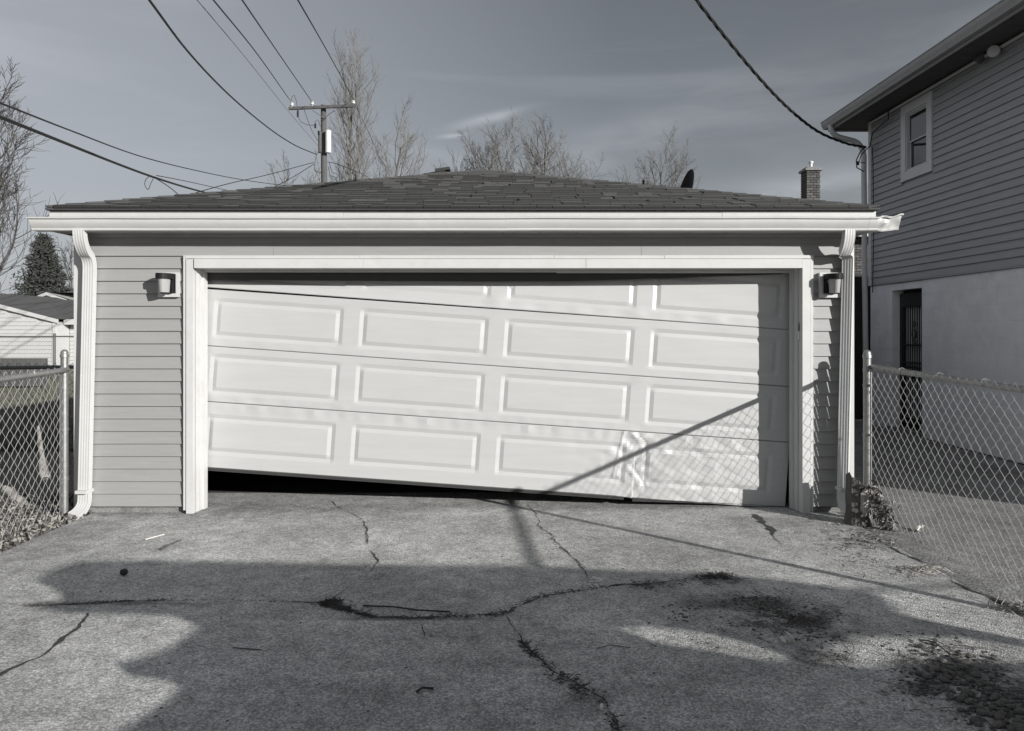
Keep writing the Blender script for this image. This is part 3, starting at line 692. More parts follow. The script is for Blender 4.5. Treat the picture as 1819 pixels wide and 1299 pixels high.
# painted blocks
row = 0; zc = 0.0; bh = (ZS-.025)/11
while row < 11:
    y = HF - (0 if row % 2 else .2)
    if row % 2 == 0:
        pass
    yy = HF if row % 2 else HF+.0
    first = .395 if row % 2 else .195
    while yy > HN+.05:
        ln = first; first = .395
        a, c = max(HN, yy-ln), yy
        zz0, zz1 = row*bh, (row+1)*bh
        segs = [(a, c)]
        if zz0 < DOOR[3]-.05:
            if c <= DOOR[1] and a >= DOOR[0]: segs = []
            elif a < DOOR[0] < c: segs = [(a, DOOR[0])] + ([(DOOR[1], c)] if c > DOOR[1] else [])
            elif a < DOOR[1] < c: segs = [(DOOR[1], c)]
        for (a2, c2) in segs:
            if c2-a2 < .03: continue
            ch = .0045; o_ = rnd.uniform(0, .0015)
            f0 = HX+.004-o_
            vs = [(f0+ch, a2+.001, zz0+.001),(f0+ch, c2-.001, zz0+.001),(f0+ch, c2-.001, zz1-.001),(f0+ch, a2+.001, zz1-.001),
                  (f0, a2+.004, zz0+.004),(f0, c2-.004, zz0+.004),(f0, c2-.004, zz1-.004),(f0, a2+.004, zz1-.004)]
            vs += [(HX+.18, v[1], v[2]) for v in vs[:4]]
            MB().add(vs, [(4,7,6,5),(0,4,5,1),(1,5,6,2),(2,6,7,3),(3,7,4,0),(0,1,9,8),(1,2,10,9),(2,3,11,10),(3,0,8,11)]).build('block', M['block'], hs_)
        yy -= ln
    row += 1
bk = MB(); bk.box(HX+.0065, HX+.19, HN+.01, DOOR[0]-.01, 0.001, ZS-.03); bk.box(HX+.0065, HX+.19, DOOR[1]+.01, HF-.01, 0.001, ZS-.03); bk.box(HX+.0065, HX+.19, DOOR[0]-.01, DOOR[1]+.01, DOOR[3]+.02, ZS-.03)
bk.build('mortar', M['block'], hs_)
MB().box(HX-.022, HX+.005, HN, HF+.0, ZS-.024, ZS-.001).build('starter_strip', M['hsiding'], hs_)
MB().box(HX-.026, HX+.05, HF-.075, HF+.012, ZS-.02, ZE).build('corner_trim', M['htrim'], hs_)
# window
def frame(mb, x0, x1, y0, y1, z0, z1, t):
    mb.box(x0,x1,y0,y0+t,z0,z1); mb.box(x0,x1,y1-t,y1,z0,z1); mb.box(x0,x1,y0+t,y1-t,z0,z0+t); mb.box(x0,x1,y0+t,y1-t,z1-t,z1)
wf = MB(); frame(wf, HX-.035, HX+.03, WIN[0], WIN[1], WIN[2], WIN[3], .125); win = wf.build('window', M['htrim'], hs_)
wf = MB(); frame(wf, HX-.020, HX+.04, WIN[0]+.126, WIN[1]-.126, WIN[2]+.126, WIN[3]-.126, .028); wf.build('inner_frame', M['trim'], win)
ya, yb_, za, zb2 = WIN[0]+.155, WIN[1]-.155, WIN[2]+.155, WIN[3]-.155; zm = (za+zb2)/2
wf = MB(); frame(wf, HX+.00, HX+.02, ya, yb_, zm-.012, zb2, .02); wf.build('sash', M['trim'], win)
wf = MB(); frame(wf, HX+.021, HX+.041, ya, yb_, za, zm+.012, .02); wf.build('sash', M['htrim'], win)
MB().box(HX+.010, HX+.013, ya+.021, yb_-.021, zm+.009, zb2-.021).build('pane', M['glass'], win)
MB().box(HX+.030, HX+.033, ya+.021, yb_-.021, za+.021, zm-.01).build('pane', M['glass'], win)
MB().box(HX+.12, HX+.13, ya-.1, yb_+.1, za-.1, zb2+.1).build('window_blind', M['curtain'], win)
# security door in its recess
dr_ = MB(); frame(dr_, HX+.12, HX+.17, DOOR[0]+.003, DOOR[1]-.003, 0.0, DOOR[3]-.03, .065); sd = dr_.build('security_door', M['iron'], hs_)
MB().box(HX+.121, HX+.165, DOOR[0]+.069, DOOR[1]-.069, 1.86, 2.0).build('top_panel', M['iron'], sd)
y = DOOR[0]+.10
while y < DOOR[1]-.08:
    MB().box(HX+.125, HX+.138, y, y+.013, .10, 1.88).build('bar', M['iron'], sd); y += .062
for zz in (.12, .95, 1.02, 1.28): MB().box(HX+.124, HX+.140, DOOR[0]+.066, DOOR[1]-.066, zz, zz+.022).build('crossbar', M['iron'], sd)
yc = (DOOR[0]+DOOR[1])/2
for zz, rr_ in ((1.45,.06),(1.60,.035),(1.33,.035)):
    ring = [Vector((HX+.12, yc+math.cos(a)*rr_, zz+math.sin(a)*rr_)) for a in [i*math.pi/6 for i in range(13)]]
    MB().tube(ring, .008, 5).build('scroll', M['iron'], sd)
for i in range(9):
    for j in range(2): MB().box(HX+.122, HX+.134, DOOR[0]+.1+i*.055, DOOR[0]+.125+i*.055, .80+j*.07, .84+j*.07).build('pierced_panel', M['iron'], sd)
MB().box(HX+.172, HX+.176, DOOR[0]+.07, DOOR[1]-.07, .2, 1.86).build('pane', M['curtain'], sd)
MB().box(HX+.177, HX+.19, DOOR[0], DOOR[1], 0.0, DOOR[3]).build('inner_door', M['iron'], sd)
MB().box(HX-.02, HX+.19, DOOR[0]-.1, DOOR[1]+.1, .0, .045).build('door_step', M['found'], hs_)
# eave: soffit boards, gutter, roof
OX = XX(1472, 12.35); EY0, EY1 = HN-.45, 12.36
y = EY0
while y < EY1-.01:
    y1 = min(y+.1, EY1); m2 = MB(); m2.prism([(OX+.02, y, ZE), (OX+.02, y1-.006, ZE), (OX+.02, y1-.003, ZE+.006), (OX+.02, y-.0, ZE+.006)], (HX+.3-OX, 0, 0)); m2.build('soffit_board', M['hsoffit'], hs_); y = y1
MB().box(OX+.02, HX+.3, EY0, EY1, ZE+.0065, ZE+.02).build('soffit_backing', M['hsoffit'], hs_)
MB().box(OX, OX+.0195, EY0, EY1, ZE-.03, ZE+.16).build('fascia', M['hgutter'], hs_)
MB().box(OX, HX+8.4, EY1+.0005, EY1+.02, ZE-.03, ZE+.15).build('fascia', M['hgutter'], hs_)
gp = [(0,.13),(0,.005),(-.07,.005),(-.075,.02),(-.09,.05),(-.105,.075),(-.108,.115),(-.118,.118),(-.118,.128)]
gv = []; ys = [EY0-.02 + (EY1+.06-EY0)*i/10 for i in range(11)]
for yy in ys:
    for a, c in gp: gv.append((OX-.001+a, yy, ZE-.0+c))
k_ = len(gp); gm_ = MB().add(gv, [(i*k_+j, (i+1)*k_+j, (i+1)*k_+j+1, i*k_+j+1) for i in range(10) for j in range(k_-1)] + [tuple(range(k_)), tuple(10*k_+j for j in reversed(range(k_)))])
gm_.build('gutter', M['hgutter'], hs_, smooth=35)
MB().add([(OX-.05,EY0,ZE+.145),(OX-.05,EY1+.04,ZE+.145),(HX+4,EY1-1.5,ZE+1.9),(HX+4,EY0+1.5,ZE+1.9),(HX+8.5,EY0,ZE+.14),(HX+8.5,EY1+.04,ZE+.14)], [(0,1,2,3),(3,2,5,4),(0,3,4),(1,5,2)]).build('roof', M['nroof'], hs_)
dsx, dsy = OX-.055, 12.15
pth = arc((dsx,dsy,ZE+.02),(dsx,dsy,ZE-.14),(dsx+.16,dsy-.02,ZE-.19),5) + arc((dsx+.35,dsy-.05,ZE-.25),(HX-.06,dsy-.08,ZE-.30),(HX-.055,12.02,ZE-.52),6) + [Vector((HX-.05,12.0,2.4)), Vector((HX-.04,12.0,1.5)), Vector((HX-.03,11.98,.1))]
MB().tube(pth, .042, 10, up=(0,1,0)).build('downspout', M['htrim'], hs_, smooth=50)
MB().tube([Vector((HX-.045,HN-.3,ZE-.04)), Vector((HX-.045,HF-.1,ZE-.04))], .022, 8).build('conduit', M['htrim'], hs_, smooth=50)
MB().tube([P(1556,232,11.4), P(1590,205,11.1)+Vector((-.02,0,0)), P(1577,262,11.75)*1.0], .0, 4)
fl = thing('floodlight', 'round white floodlight pair mounted under the tall house eave', 'floodlight', tuple(P(1764,105,8.0)))
q = Vector((HX-.10, HX*F/(1768-CX)*.985, ZE-.075))
dirl = Vector((-.75,-.6,-.12)).normalized()
MB().lathe(q, [(.035,-.10),(.05,-.06),(.068,-.01),(.072,.015),(.066,.03),(.03,.036)], 16, dirl).build('lamp', M['htrim'], fl, smooth=40)
MB().tube([q-dirl*.08, q+Vector((.07,.08,.03))], .022, 8).build('bracket', M['htrim'], fl)
q2 = q + Vector((0,.30,-.0)); MB().lathe(q2, [(.03,-.10),(.04,-.06),(.055,0),(.05,.02)], 14, Vector((-.3,.5,-.6)).normalized()).build('lamp', M['hsoffit'], fl, smooth=40)
MB().tube([q+Vector((.07,.08,.03)), q2+Vector((.05,.0,.04))], .018, 8).build('bracket', M['htrim'], fl)
# cable loops at the corner
cl = MB(); c0 = P(1541,262,11.85); pts = [P(1536,262,11.8),P(1528,270,11.8),P(1521,285,11.8),P(1522,298,11.8),P(1535,305,11.8)]
cl.tube(pts, .009, 5); cl.tube([P(1545,260,11.8),P(1530,275,11.8),P(1526,288,11.8),P(1537,290,11.8)], .008, 5); cl.blob(P(1524,290,11.8), .03, .2, (.8,.8,1.4))
cl.tube([P(1550,262,11.7),P(1551,300,11.7),P(1552,420,11.7),P(1550,520,11.75)], .008, 5); cl.tube([P(1545,262,11.7),P(1550,236,11.6),P(1566,222,11.4),P(1578,212,11.2),P(1578,196,11.15)], .010, 5)
tag(cl.build('service_cable_loop', M['cable'], smooth=60), 'black cable loops hanging at the upper corner of the shaded house', 'cable')

# ---------------------------------------------------------------- wires
def wire(pts, r, label, m=None, twist=False, name='overhead_wire', group='overhead wires in the sky'):
    pts = [Vector(p) for p in pts]
    raw = pts[0].y < 6; k0 = 1 if raw else 0
    pj = [Vector((CX + F*p.x/p.y, HY - (p.z-H)*F/p.y, 1/p.y)) for p in pts[k0:]]     # bearing, slope and inverse distance seen from the street
    if raw: pj = [Vector((*(pj[0]*2.6 - pj[1]*1.6).xy, pj[0].z*1.7))] + pj
    sm = []
    for i in range(len(pj)-1):
        p0, p1, p2, p3 = pj[max(i-1,0)], pj[i], pj[i+1], pj[min(i+2,len(pj)-1)]
        if i == 0: p0 = p1*2-p2
        if i+2 > len(pj)-1: p3 = p2*2-p1
        n = 40 if twist else 14
        for k_ in range(n):
            t = k_/n; q = .5*((2*p1)+(-p0+p2)*t+(2*p0-5*p1+4*p2-p3)*t*t+(-p0+3*p1-3*p2+p3)*t**3)
            sm.append(P(q.x, q.y, 1/(p1.z+(p2.z-p1.z)*t)))
    sm.append(pts[-1]); mb = MB()
    if not twist: mb.tube(sm, r, 5)
    else:
        acc = 0; ph = []
        for i, p in enumerate(sm): acc += (p-sm[i-1]).length if i else 0; ph.append(acc)
        for k_ in range(3):
            q = []
            for i, p in enumerate(sm):
                t = (sm[min(i+1,len(sm)-1)]-sm[max(i-1,0)]).normalized(); a = t.cross(Vector((0,0,1))).normalized(); b_ = t.cross(a)
                an = ph[i]*2*math.pi/.62 + k_*2.09; q.append(p + a*math.cos(an)*r*1.15 + b_*math.sin(an)*r*1.15)
            mb.tube(q, r, 5)
    o = mb.build(name, m or M['cable'], smooth=60); return tag(o, label, 'wire', group)
wire([(-.9,2.0,6.3), P(1237,0,8.0), P(1290,68,8.6), P(1350,140,9.3), P(1400,192,10), P(1450,232,10.8), P(1500,254,11.4), P(1538,262,11.85)], .010, 'thick twisted black service wire running down to the shaded house corner', twist=True, name='service_wire')
PY = 36.0
wire([(-9,1.0,7.2), P(265,0,12), P(330,87,15), P(400,162,19), P(470,222,25), P(520,256,30), P(563,275,PY)], .022, 'sagging heavy wire sweeping from upper left to the pole below the transformer')
wire([P(345,-6,13), P(430,95,20), P(510,195,29), P(574,270,PY)], .009, 'faintest thin grey wire slanting down behind the utility pole', M['cablegrey'])
wire([(-8,3,10.2), P(379,0,14), P(450,87,21), P(515,178,PY-.3)], .016, 'wire reaching the left end of the crossarm from upper left')
wire([(-6,3,10.4), P(430,0,14), P(490,88,22), P(554,181,PY-.2)], .016, 'wire reaching the middle insulator of the crossarm from upper left')
wire([(-4,3,10.6), P(529,0,14), P(575,80,22), P(629,178,PY)], .016, 'rightmost steep wire reaching the right end of the crossarm')
wire([(-9,5,5.0), P(0,183,9), P(125,232,13), P(250,278,18), P(380,310,25), P(482,327,32), P(560,333,40)], .014, 'upper of two long wires crossing the left sky above the roof')
wire([(-8.6,4,4.2), P(0,208,9), P(100,248,11), P(200,288,14), P(270,314,16), P(330,333,19), P(382,347,22)], .024, 'thick black cable crossing the left sky with a hanging drip loop')
wire([P(278,312,16), P(330,322,20), P(420,342,26)], .010, 'thin wire leaving the drip loop splice toward the roof')
wire([P(272,314,16), P(300,332,17), P(324,352,18)], .010, 'short steep wire dropping from the splice to the roof edge')
wire([P(268,312,16), P(260,318,16), P(257,328,16), P(263,337,16), P(268,326,16), P(274,314,16)], .007, 'small teardrop drip loop under the cable splice')
wire([P(323,350,24), P(400,328,28), P(470,312,32), P(556,289,PY)], .016, 'low wire rising rightward from roof edge to the pole')
wire([P(480,336,30), P(520,315,33), P(557,292,PY)], .016, 'short dark wire rising steeply from the roof to the pole')
wire([P(582,288,PY), P(600,292,38), P(640,308,45), P(665,322,52)], .018, 'wire leaving the pole to the right toward the bare trees')
wire([P(584,236,PY), P(615,270,40), P(640,300,48)], .010, 'thin wire falling from the transformer through the bare tree')
wire([P(629,184,PY), P(650,225,42), P(672,275,52), P(690,318,60)], .012, 'wire continuing down right from the crossarm end behind the tree')
wire([P(540,195,PY), P(553,230,PY), P(566,252,PY), P(574,262,PY)], .012, 'jumper wire hanging between the crossarm and the transformer')

# ---------------------------------------------------------------- utility pole
up_ = thing('utility_pole', 'weathered wooden utility pole with crossarm and transformer behind the roof', 'utility pole', (XX(578,PY), PY, 0))
MB().tube([(XX(578,PY)+.03, PY, -.1), (XX(577,PY), PY, 6), P(574.5,187,PY)], .21, 10, .13).build('pole', M['wood'], up_, smooth=50)
a_, b_ = P(513,193,PY-.2), P(630,188,PY-.35); dv = (b_-a_).normalized(); MB().obox((a_+b_)/2, dv*((b_-a_).length/2), (0,.06,0), (0,0,.065)).build('crossarm', M['wood'], up_)
for x, y in ((518.5,186),(554.5,184),(627.5,182)):
    q = P(x,y+4,PY-.25); MB().lathe(q+Vector((0,0,-.04)), [(.02,0),(.02,.08),(.10,.09),(.10,.13),(.05,.15),(.09,.17),(.085,.21),(.03,.25)], 10).build('insulator', M['insulator'], up_, smooth=40)
for sx in (-1,1): MB().tube([P(575,210,PY-.16), P(575+sx*20,196,PY-.3)], .022, 5).build('brace', M['steel'], up_)
q = P(583,272,PY-.25); MB().lathe(q, [(.02,0),(.14,.01),(.14,1.02),(.15,1.03),(.13,1.08),(.05,1.12)], 14).build('transformer', M['tank'], up_, smooth=40)
q = P(568.5,272,PY-.1); MB().lathe(q, [(.02,0),(.09,.01),(.09,1.0),(.05,1.05)], 12).build('transformer', M['wood'], up_, smooth=40)
for x, y, h_ in ((529,208,.35),(560,228,.22),(566,240,.2)): MB().lathe(P(x,y,PY-.3), [(.03,0),(.06,.02),(.03,.06),(.06,.1),(.03,.14),(.06,.18),(.03,h_)], 8).build('fuse_cutout', M['cable'], up_)
MB().tube([P(516,184,PY),P(519,172,PY),P(523,169,PY),P(527,182,PY),P(529,196,PY)], .012, 5).build('jumper', M['cable'], up_)
MB().tube([P(530,209,PY),P(535,217,PY),P(545,222,PY),P(558,223,PY)], .012, 5).build('jumper', M['cable'], up_)
MB().tube([P(559,226,PY),P(560,215,PY),P(565,213,PY),P(569,225,PY)], .012, 5).build('jumper', M['cable'], up_)
for x0, x1, x2, y0 in ((558,560,572,288),(585,594,600,290),(583,590,598,296)):
    MB().tube([P(x0,y0,PY),P((x0+x1)/2,y0+16,PY),P(x2,y0+20,PY)], .014, 5).build('jumper', M['cable'], up_)

# ---------------------------------------------------------------- vegetation
def bare_tree(base, height, label, seed, spread=.35, stems=1, lean=(0,0), clear=.35, m=None, r0=.16, dens=1.0, upb=.10, tw=.014, levels=3, leader=True):
    rnd = random.Random(seed); t = thing('bare_tree', label, 'tree', base, 'bare winter trees in the background')
    tr, cr_ = MB(), MB(); base = Vector(base)
    def grow(p, d, ln, r, lv):
        n = max(3, int(ln/ (0.55 if lv < 2 else .28))); pts = [p.copy()]; dirs = [d.copy()]
        for i in range(n):
            d = (d + Vector((rnd.gauss(0,.03 if lv == 0 else .08+.04*lv) - (d.x-lean[0])*(.25 if lv == 0 else 0), rnd.gauss(0,.03 if lv == 0 else .08+.04*lv) - d.y*(.25 if lv == 0 else 0), rnd.gauss(0,.06)+upb*(1 if lv else 1)))).normalized()
            p = p + d*(ln/n); pts.append(p.copy()); dirs.append(d.copy())
        (tr if lv == 0 else cr_).tube(pts, r, 6 if lv == 0 else 3, max(tw*.4, r*.28), cap=False)
        if lv >= levels: return
        cnt = int([14,7,5,4][lv]*dens) if lv else int(15*dens)
        lo = clear if lv == 0 else .15
        for k_ in range(cnt):
            f_ = lo + (1-lo)*(k_+rnd.random())/cnt; i = min(n-1, int(f_*n)); q = pts[i].lerp(pts[i+1], f_*n-i)
            ax = dirs[i].orthogonal().normalized(); ax.rotate(Matrix.Rotation(rnd.uniform(0, 6.283), 3, dirs[i])) 
            ang = rnd.uniform(spread*.7, spread*1.6); nd = (dirs[i]*math.cos(ang) + ax*math.sin(ang)).normalized()
            rem = (1-f_)*ln
            nl = {0: (.22*ln + rem*.45), 1: (.28*ln+rem*.35), 2: (.32*ln+rem*.3)}[lv]*rnd.uniform(.6,1.1)
            grow(q, nd, max(.25, nl), max(tw, r*(1-f_*.6)*(.50 if lv == 0 else .42)), lv+1)
    for s_ in range(stems):
        a = rnd.uniform(0, 6.28); sp = .0 if stems == 1 else rnd.uniform(.08,.30)
        d0 = Vector((math.cos(a)*sp+lean[0], math.sin(a)*sp+lean[1], 1)).normalized()
        grow(base + Vector((rnd.uniform(-.2,.2)*(stems > 1), 0, 0)), d0, height*rnd.uniform(.85,1.0) if stems > 1 else height, r0*(1 if s_ == 0 else .8), 0)
    tr.build('trunk', M['bark'], t); cr_.build('crown', m or M['twig'], t)
    print('tree', len(cr_.f))
    return t
def gb(px, Y): return (XX(px, Y), Y, -.05)
bare_tree(gb(634,46), 16.6, 'tallest slender bare tree just right of the utility pole', 3, spread=.36, clear=.36, r0=.19, dens=1.4, tw=.010)
bare_tree(gb(668,48), 13.6, 'leaning bare tree right of the tallest tree by the pole', 5, spread=.38, lean=(.16,0), clear=.36, r0=.17, dens=1.3, tw=.010)
bare_tree(gb(612,50), 11.6, 'low bare tree directly behind the transformer', 8, spread=.45, clear=.4, dens=1.3, tw=.010)
bare_tree(gb(505,50), 11.2, 'thin sparse bare tree left of the utility pole', 14, spread=.34, clear=.5, r0=.09, dens=.9, tw=.011)
bare_tree(gb(540,52), 11.2, 'second sparse bare tree left of the utility pole', 16, spread=.34, clear=.5, r0=.08, dens=.9, tw=.011)
bare_tree(gb(825,52), 11.9, 'small bare treetop just left of the garage roof peak', 21, spread=.5, clear=.45, dens=1.35, tw=.011)
bare_tree(gb(868,50), 12.7, 'bare treetop directly above the garage roof peak', 22, spread=.55, clear=.42, dens=1.5, tw=.011)
bare_tree(gb(905,50), 12.9, 'bare treetop second right of the roof peak', 23, spread=.55, clear=.42, dens=1.5, tw=.011)
bare_tree(gb(962,50), 13.6, 'broadest bare treetop standing between roof peak and dish', 24, spread=.60, clear=.38, r0=.22, dens=1.65, tw=.011)
bare_tree(gb(1012,52), 12.6, 'bare treetop on the right flank of the broadest treetop', 25, spread=.6, clear=.42, dens=1.4, tw=.011)
bare_tree(gb(1120,55), 11.6, 'faint low bare treetop left of the dish bracket', 26, spread=.5, clear=.45, dens=1.3, tw=.010)
bare_tree(gb(1178,50), 12.3, 'spreading bare tree behind the satellite dish', 27, spread=.6, clear=.42, dens=1.5, tw=.010)
bare_tree(gb(1492,90), 13.8, 'tiny distant bare treetop between chimney and tall house', 28, spread=.6, clear=.4, dens=1.0, tw=.03)
bare_tree(gb(-42,34), 12.2, 'large dense bare tree at the left edge of the yard', 31, spread=.52, clear=.10, m=M['twigd'], r0=.20, dens=1.7, tw=.016)
bare_tree(gb(128,44), 6.0, 'bare tree glimpsed between the conifer and the garage', 34, spread=.5, clear=.1, m=M['twigd'], r0=.12, dens=1.0, tw=.010)
# conifer
rnd = random.Random(9); cy_ = 42.0; cb_ = Vector((XX(78,cy_), cy_, 0)); ct = thing('pine_tree', 'dark dense conifer beyond the neighbour roofs at left', 'tree', tuple(cb_))
MB().tube([cb_, cb_+Vector((0,0,6.6))], .16, 8, .03).build('trunk', M['bark'], ct)
nd = MB()
for i in range(420):
    f_ = rnd.random(); zz = 1.2 + f_*5.6; rad = (1-f_)**.9*2.25*rnd.uniform(.65,1.1)+.12; a = rnd.uniform(0, 6.283)
    tip = cb_ + Vector((math.cos(a)*rad, math.sin(a)*rad, zz + rad*.15)); root = cb_ + Vector((0,0,zz))
    for k_ in range(34):
        t_ = rnd.uniform(.25,1.05); q = root.lerp(tip, t_) + Vector((rnd.gauss(0,.12), rnd.gauss(0,.12), rnd.gauss(0,.09)-.15*t_*(1-t_)))
        d1 = Vector((rnd.gauss(0,1),rnd.gauss(0,1),rnd.gauss(0,.5)+.3)).normalized()*rnd.uniform(.14,.30); d2 = Vector((rnd.gauss(0,1),rnd.gauss(0,1),rnd.gauss(0,1))).normalized()*.05
        nd.add([q-d2, q+d2, q+d1], [(0,1,2)])
nd.build('crown', M['needle'], ct)

# ---------------------------------------------------------------- neighbour buildings at left
ny = 29.0
nb_ = thing('neighbour_garage', 'low pale-sided neighbour garage with dark roof beyond the left fence', 'garage', (XX(20,ny), ny, 0))
nX1 = XX(99, ny); nX0 = nX1 - 8.6; nzE = ZZ(573, ny); nzR = ZZ(523, ny)
z = 0
while z < nzR-.05:
    z1 = z+.155
    if z1 <= nzE: xa, xb = nX0, nX1
    else:
        f_ = min(1, (z1-nzE)/(nzR-nzE)); xa, xb = nX0+(nX1-nX0)/2*f_, nX1-(nX1-nX0)/2*f_
    if xb-xa > .1: MB().prism([(xa,ny-.03,z),(xa,ny,z1+.01),(xa,ny+.02,z1+.01),(xa,ny+.02,z)], (xb-xa,0,0)).build('siding_board', M['plaster'], nb_)
    z = z1
MB().prism([(nX0,ny+.03,0),(nX1,ny+.03,0),(nX1,ny+.03,nzE),((nX0+nX1)/2,ny+.03,nzR),(nX0,ny+.03,nzE)], (0,7,0)).build('wall', M['plaster'], nb_)
MB().box(nX1-.1, nX1+.02, ny-.05, ny+.05, 0, nzE).build('corner_trim', M['trim'], nb_)
mx_ = (nX0+nX1)/2
dvr = Vector((nX1+.15-mx_, 0, nzE-.03-nzR)).normalized(); 
MB().prism([(mx_,ny-.12,nzR+.02),(nX1+.15,ny-.12,nzE-.03),(nX1+.15,ny-.12,nzE+.12),(mx_,ny-.12,nzR+.18)], (0,.05,0)).build('rake_trim', M['trim'], nb_)
MB().prism([(mx_,ny-.12,nzR+.02),(nX0-.15,ny-.12,nzE-.03),(nX0-.15,ny-.12,nzE+.12),(mx_,ny-.12,nzR+.18)], (0,.05,0)).build('rake_trim', M['trim'], nb_)
# dark roof slope sweeping right beyond the gable
MB().add([(mx_,ny-.1,nzR+.19),(nX1+.16,ny-.1,nzE+.13),(nX1+.16,ny+7,nzE+.13),(mx_,ny+7,nzR+.19),(nX0-.16,ny-.1,nzE+.13),(nX0-.16,ny+7,nzE+.13)], [(0,1,2,3),(0,3,5,4)]).build('roof', M['nroof'], nb_)
# side wing
MB().box(nX1+.03, nX1+7, ny+.9, ny+7, 0, nzE).build('wall', M['plaster'], nb_)
z = 0
while z < nzE-.1:
    MB().prism([(nX1+.03,ny+.86,z),(nX1+.03,ny+.895,z+.155),(nX1+.03,ny+.899,z+.155),(nX1+.03,ny+.899,z)], (6.9,0,0)).build('siding_board', M['plaster'], nb_); z += .155
MB().box(nX1+.03, nX1+7.2, ny+.45, ny+.55, nzE-.08, nzE+.14).build('fascia', M['trim'], nb_)
MB().add([(nX1-2.6,ny+.44,nzE+.15),(nX1+7.3,ny+.44,nzE+.15),(nX1+7.3,ny+5,nzE+1.1),(nX1-2.6,ny+5,nzE+1.1)], [(0,1,2,3)]).build('roof', M['nroof'], nb_)
n2 = 40.0
h2 = thing('neighbour_house', 'small white gabled house peeking above the low neighbour garage', 'house', (XX(88,n2), n2, 0))
gx0, gx1, gxm = XX(55,n2), XX(150,n2), XX(88,n2)
za_, zr_ = ZZ(538,n2), ZZ(521,n2)
MB().prism([(gx0,n2,0),(gx1,n2,0),(gx1,n2,za_-.3),(gxm,n2,zr_-.1),(gx0,n2,za_)], (0,7,0)).build('wall', M['plaster'], h2)
MB().prism([(gxm,n2-.3,zr_-.12),(gx1,n2-.3,ZZ(547,n2)),(gx1,n2-.3,ZZ(542,n2)),(gxm,n2-.3,zr_+.04)], (0,.1,0)).build('rake_trim', M['trim'], h2)
MB().prism([(gxm,n2-.3,zr_-.12),(gx0-.2,n2-.3,ZZ(541,n2)),(gx0-.2,n2-.3,ZZ(536,n2)),(gxm,n2-.3,zr_+.04)], (0,.1,0)).build('rake_trim', M['trim'], h2)
MB().box(gx0-.1, XX(112,n2), n2-.28, n2-.1, ZZ(540,n2), ZZ(537,n2)).build('gable_trim', M['trim'], h2)
rl = MB(); rl.add([(gxm,n2-.3,zr_+.06),(gx1+3,n2-.3,zr_-.06),(gx1+3,n2+6,zr_-.06),(gxm,n2+6,zr_+.06)], [(0,1,2,3)]); rl.add([(gxm,n2-.3,zr_+.05),(gx1+.3,n2-.3,ZZ(542,n2)),(gx1+.3,n2+4,zr_),(gxm,n2+4,zr_+.05)], [(0,1,2,3)]); rl.build('roof', M['soffit'], h2)
bx = MB().box(XX(-30,20), XX(60,20), 20, 20.6, .0, ZZ(638,20)); tag(bx.build('storage_bin', M['wood']), 'long low dark box lying against the far chain-link fence', 'box')

# ---------------------------------------------------------------- brick house, chimney, satellite dish
by = 22.0
bh_ = thing('brick_house', 'brick house seen in the gap between garage and tall house', 'house', (XX(1500,by), by, 0))
bx0, bx1 = XX(1380,by), XX(1600,by)+6; bz = ZZ(415,by)
MB().box(bx0, bx1, by+.02, by+8, 0, bz).build('wall', M['mortar'], bh_)
rnd = random.Random(2); z = 0; r_ = 0
va, vb = XX(1508,by), XX(1545,by)
while z < bz-.06:
    x = va - .1 - (.11 if r_ % 2 else 0)
    while x < vb+.1:
        MB().box(x, x+.20, by-.006-rnd.uniform(0,.006), by+.019, z, z+.066).build('brick', rnd.choice((M['brick'],M['brick'],M['brickp'])), bh_); x += .215
    z += .08; r_ += 1
MB().add([(bx0-.4,by-.4,bz),(bx1+.4,by-.4,bz),(bx1-3,by+4,ZZ(362,by+4)),(bx0+1.2,by+4,ZZ(362,by+4)),(bx0-.4,by+8.4,bz),(bx1+.4,by+8.4,bz)], [(0,1,2,3),(3,2,5,4),(0,3,4),(1,5,2)]).build('roof', M['nroof'], bh_)
MB().box(bx0-.4, bx1+.4, by-.44, by-.4, bz-.14, bz+.01).build('fascia', M['htrim'], bh_)
chx0, chx1, chy = XX(1433,by+1.5), XX(1457,by+1.5), by+1.5; chz0, chz1 = bz-.5, ZZ(303,by+1.5)
ch = MB().box(chx0+.01, chx1-.01, chy+.01, chy+.45, chz0, chz1).build('chimney', M['mortar'], bh_)
z = chz0; r_ = 0
while z < chz1-.06:
    x = chx0 - (.1 if r_ % 2 else 0)
    while x < chx1-.02:
        a, c = max(x, chx0), min(x+.195, chx1)
        if c-a > .03: MB().box(a, c, chy-.008-rnd.uniform(0,.01), chy+.009, z, z+.064).build('brick', rnd.choice((M['brick'],M['brickp'],M['brickp'])), ch)
        x += .21
    MB().box(chx0-.012, chx0+.009, chy+.0, chy+.45, z, z+.064).build('brick', M['brick'], ch)
    z += .08; r_ += 1
MB().box(chx0-.06, chx1+.06, chy-.07, chy+.52, chz1, chz1+.07).build('chimney_cap', M['found'], ch)
MB().box(chx0+.02, chx1-.02, chy+.02, chy+.42, chz1+.07, chz1+.13).build('chimney_crown', M['found'], ch)
q = Vector(((chx0+chx1)/2, chy+.2, chz1+.13)); MB().lathe(q, [(.045,0),(.045,.14),(.075,.15),(.075,.19),(.03,.22)], 10).build('flue_cap', M['tank'], ch, smooth=40)
gt = thing('gap_shade_boards', 'added dark boards standing in for the shade in the narrow gap beyond the garage', 'shade boards', (4.6, 12.3, 0))  # near-black boards added in place of house shadow on the brick behind
x = 3.2; gz_ = ZZ(489, 12.3)
while x < 6.39:
    MB().box(x, min(x+.135, 6.40), 12.3, 12.32, .03, gz_-.03).build('board', M['dark'], gt); x += .14
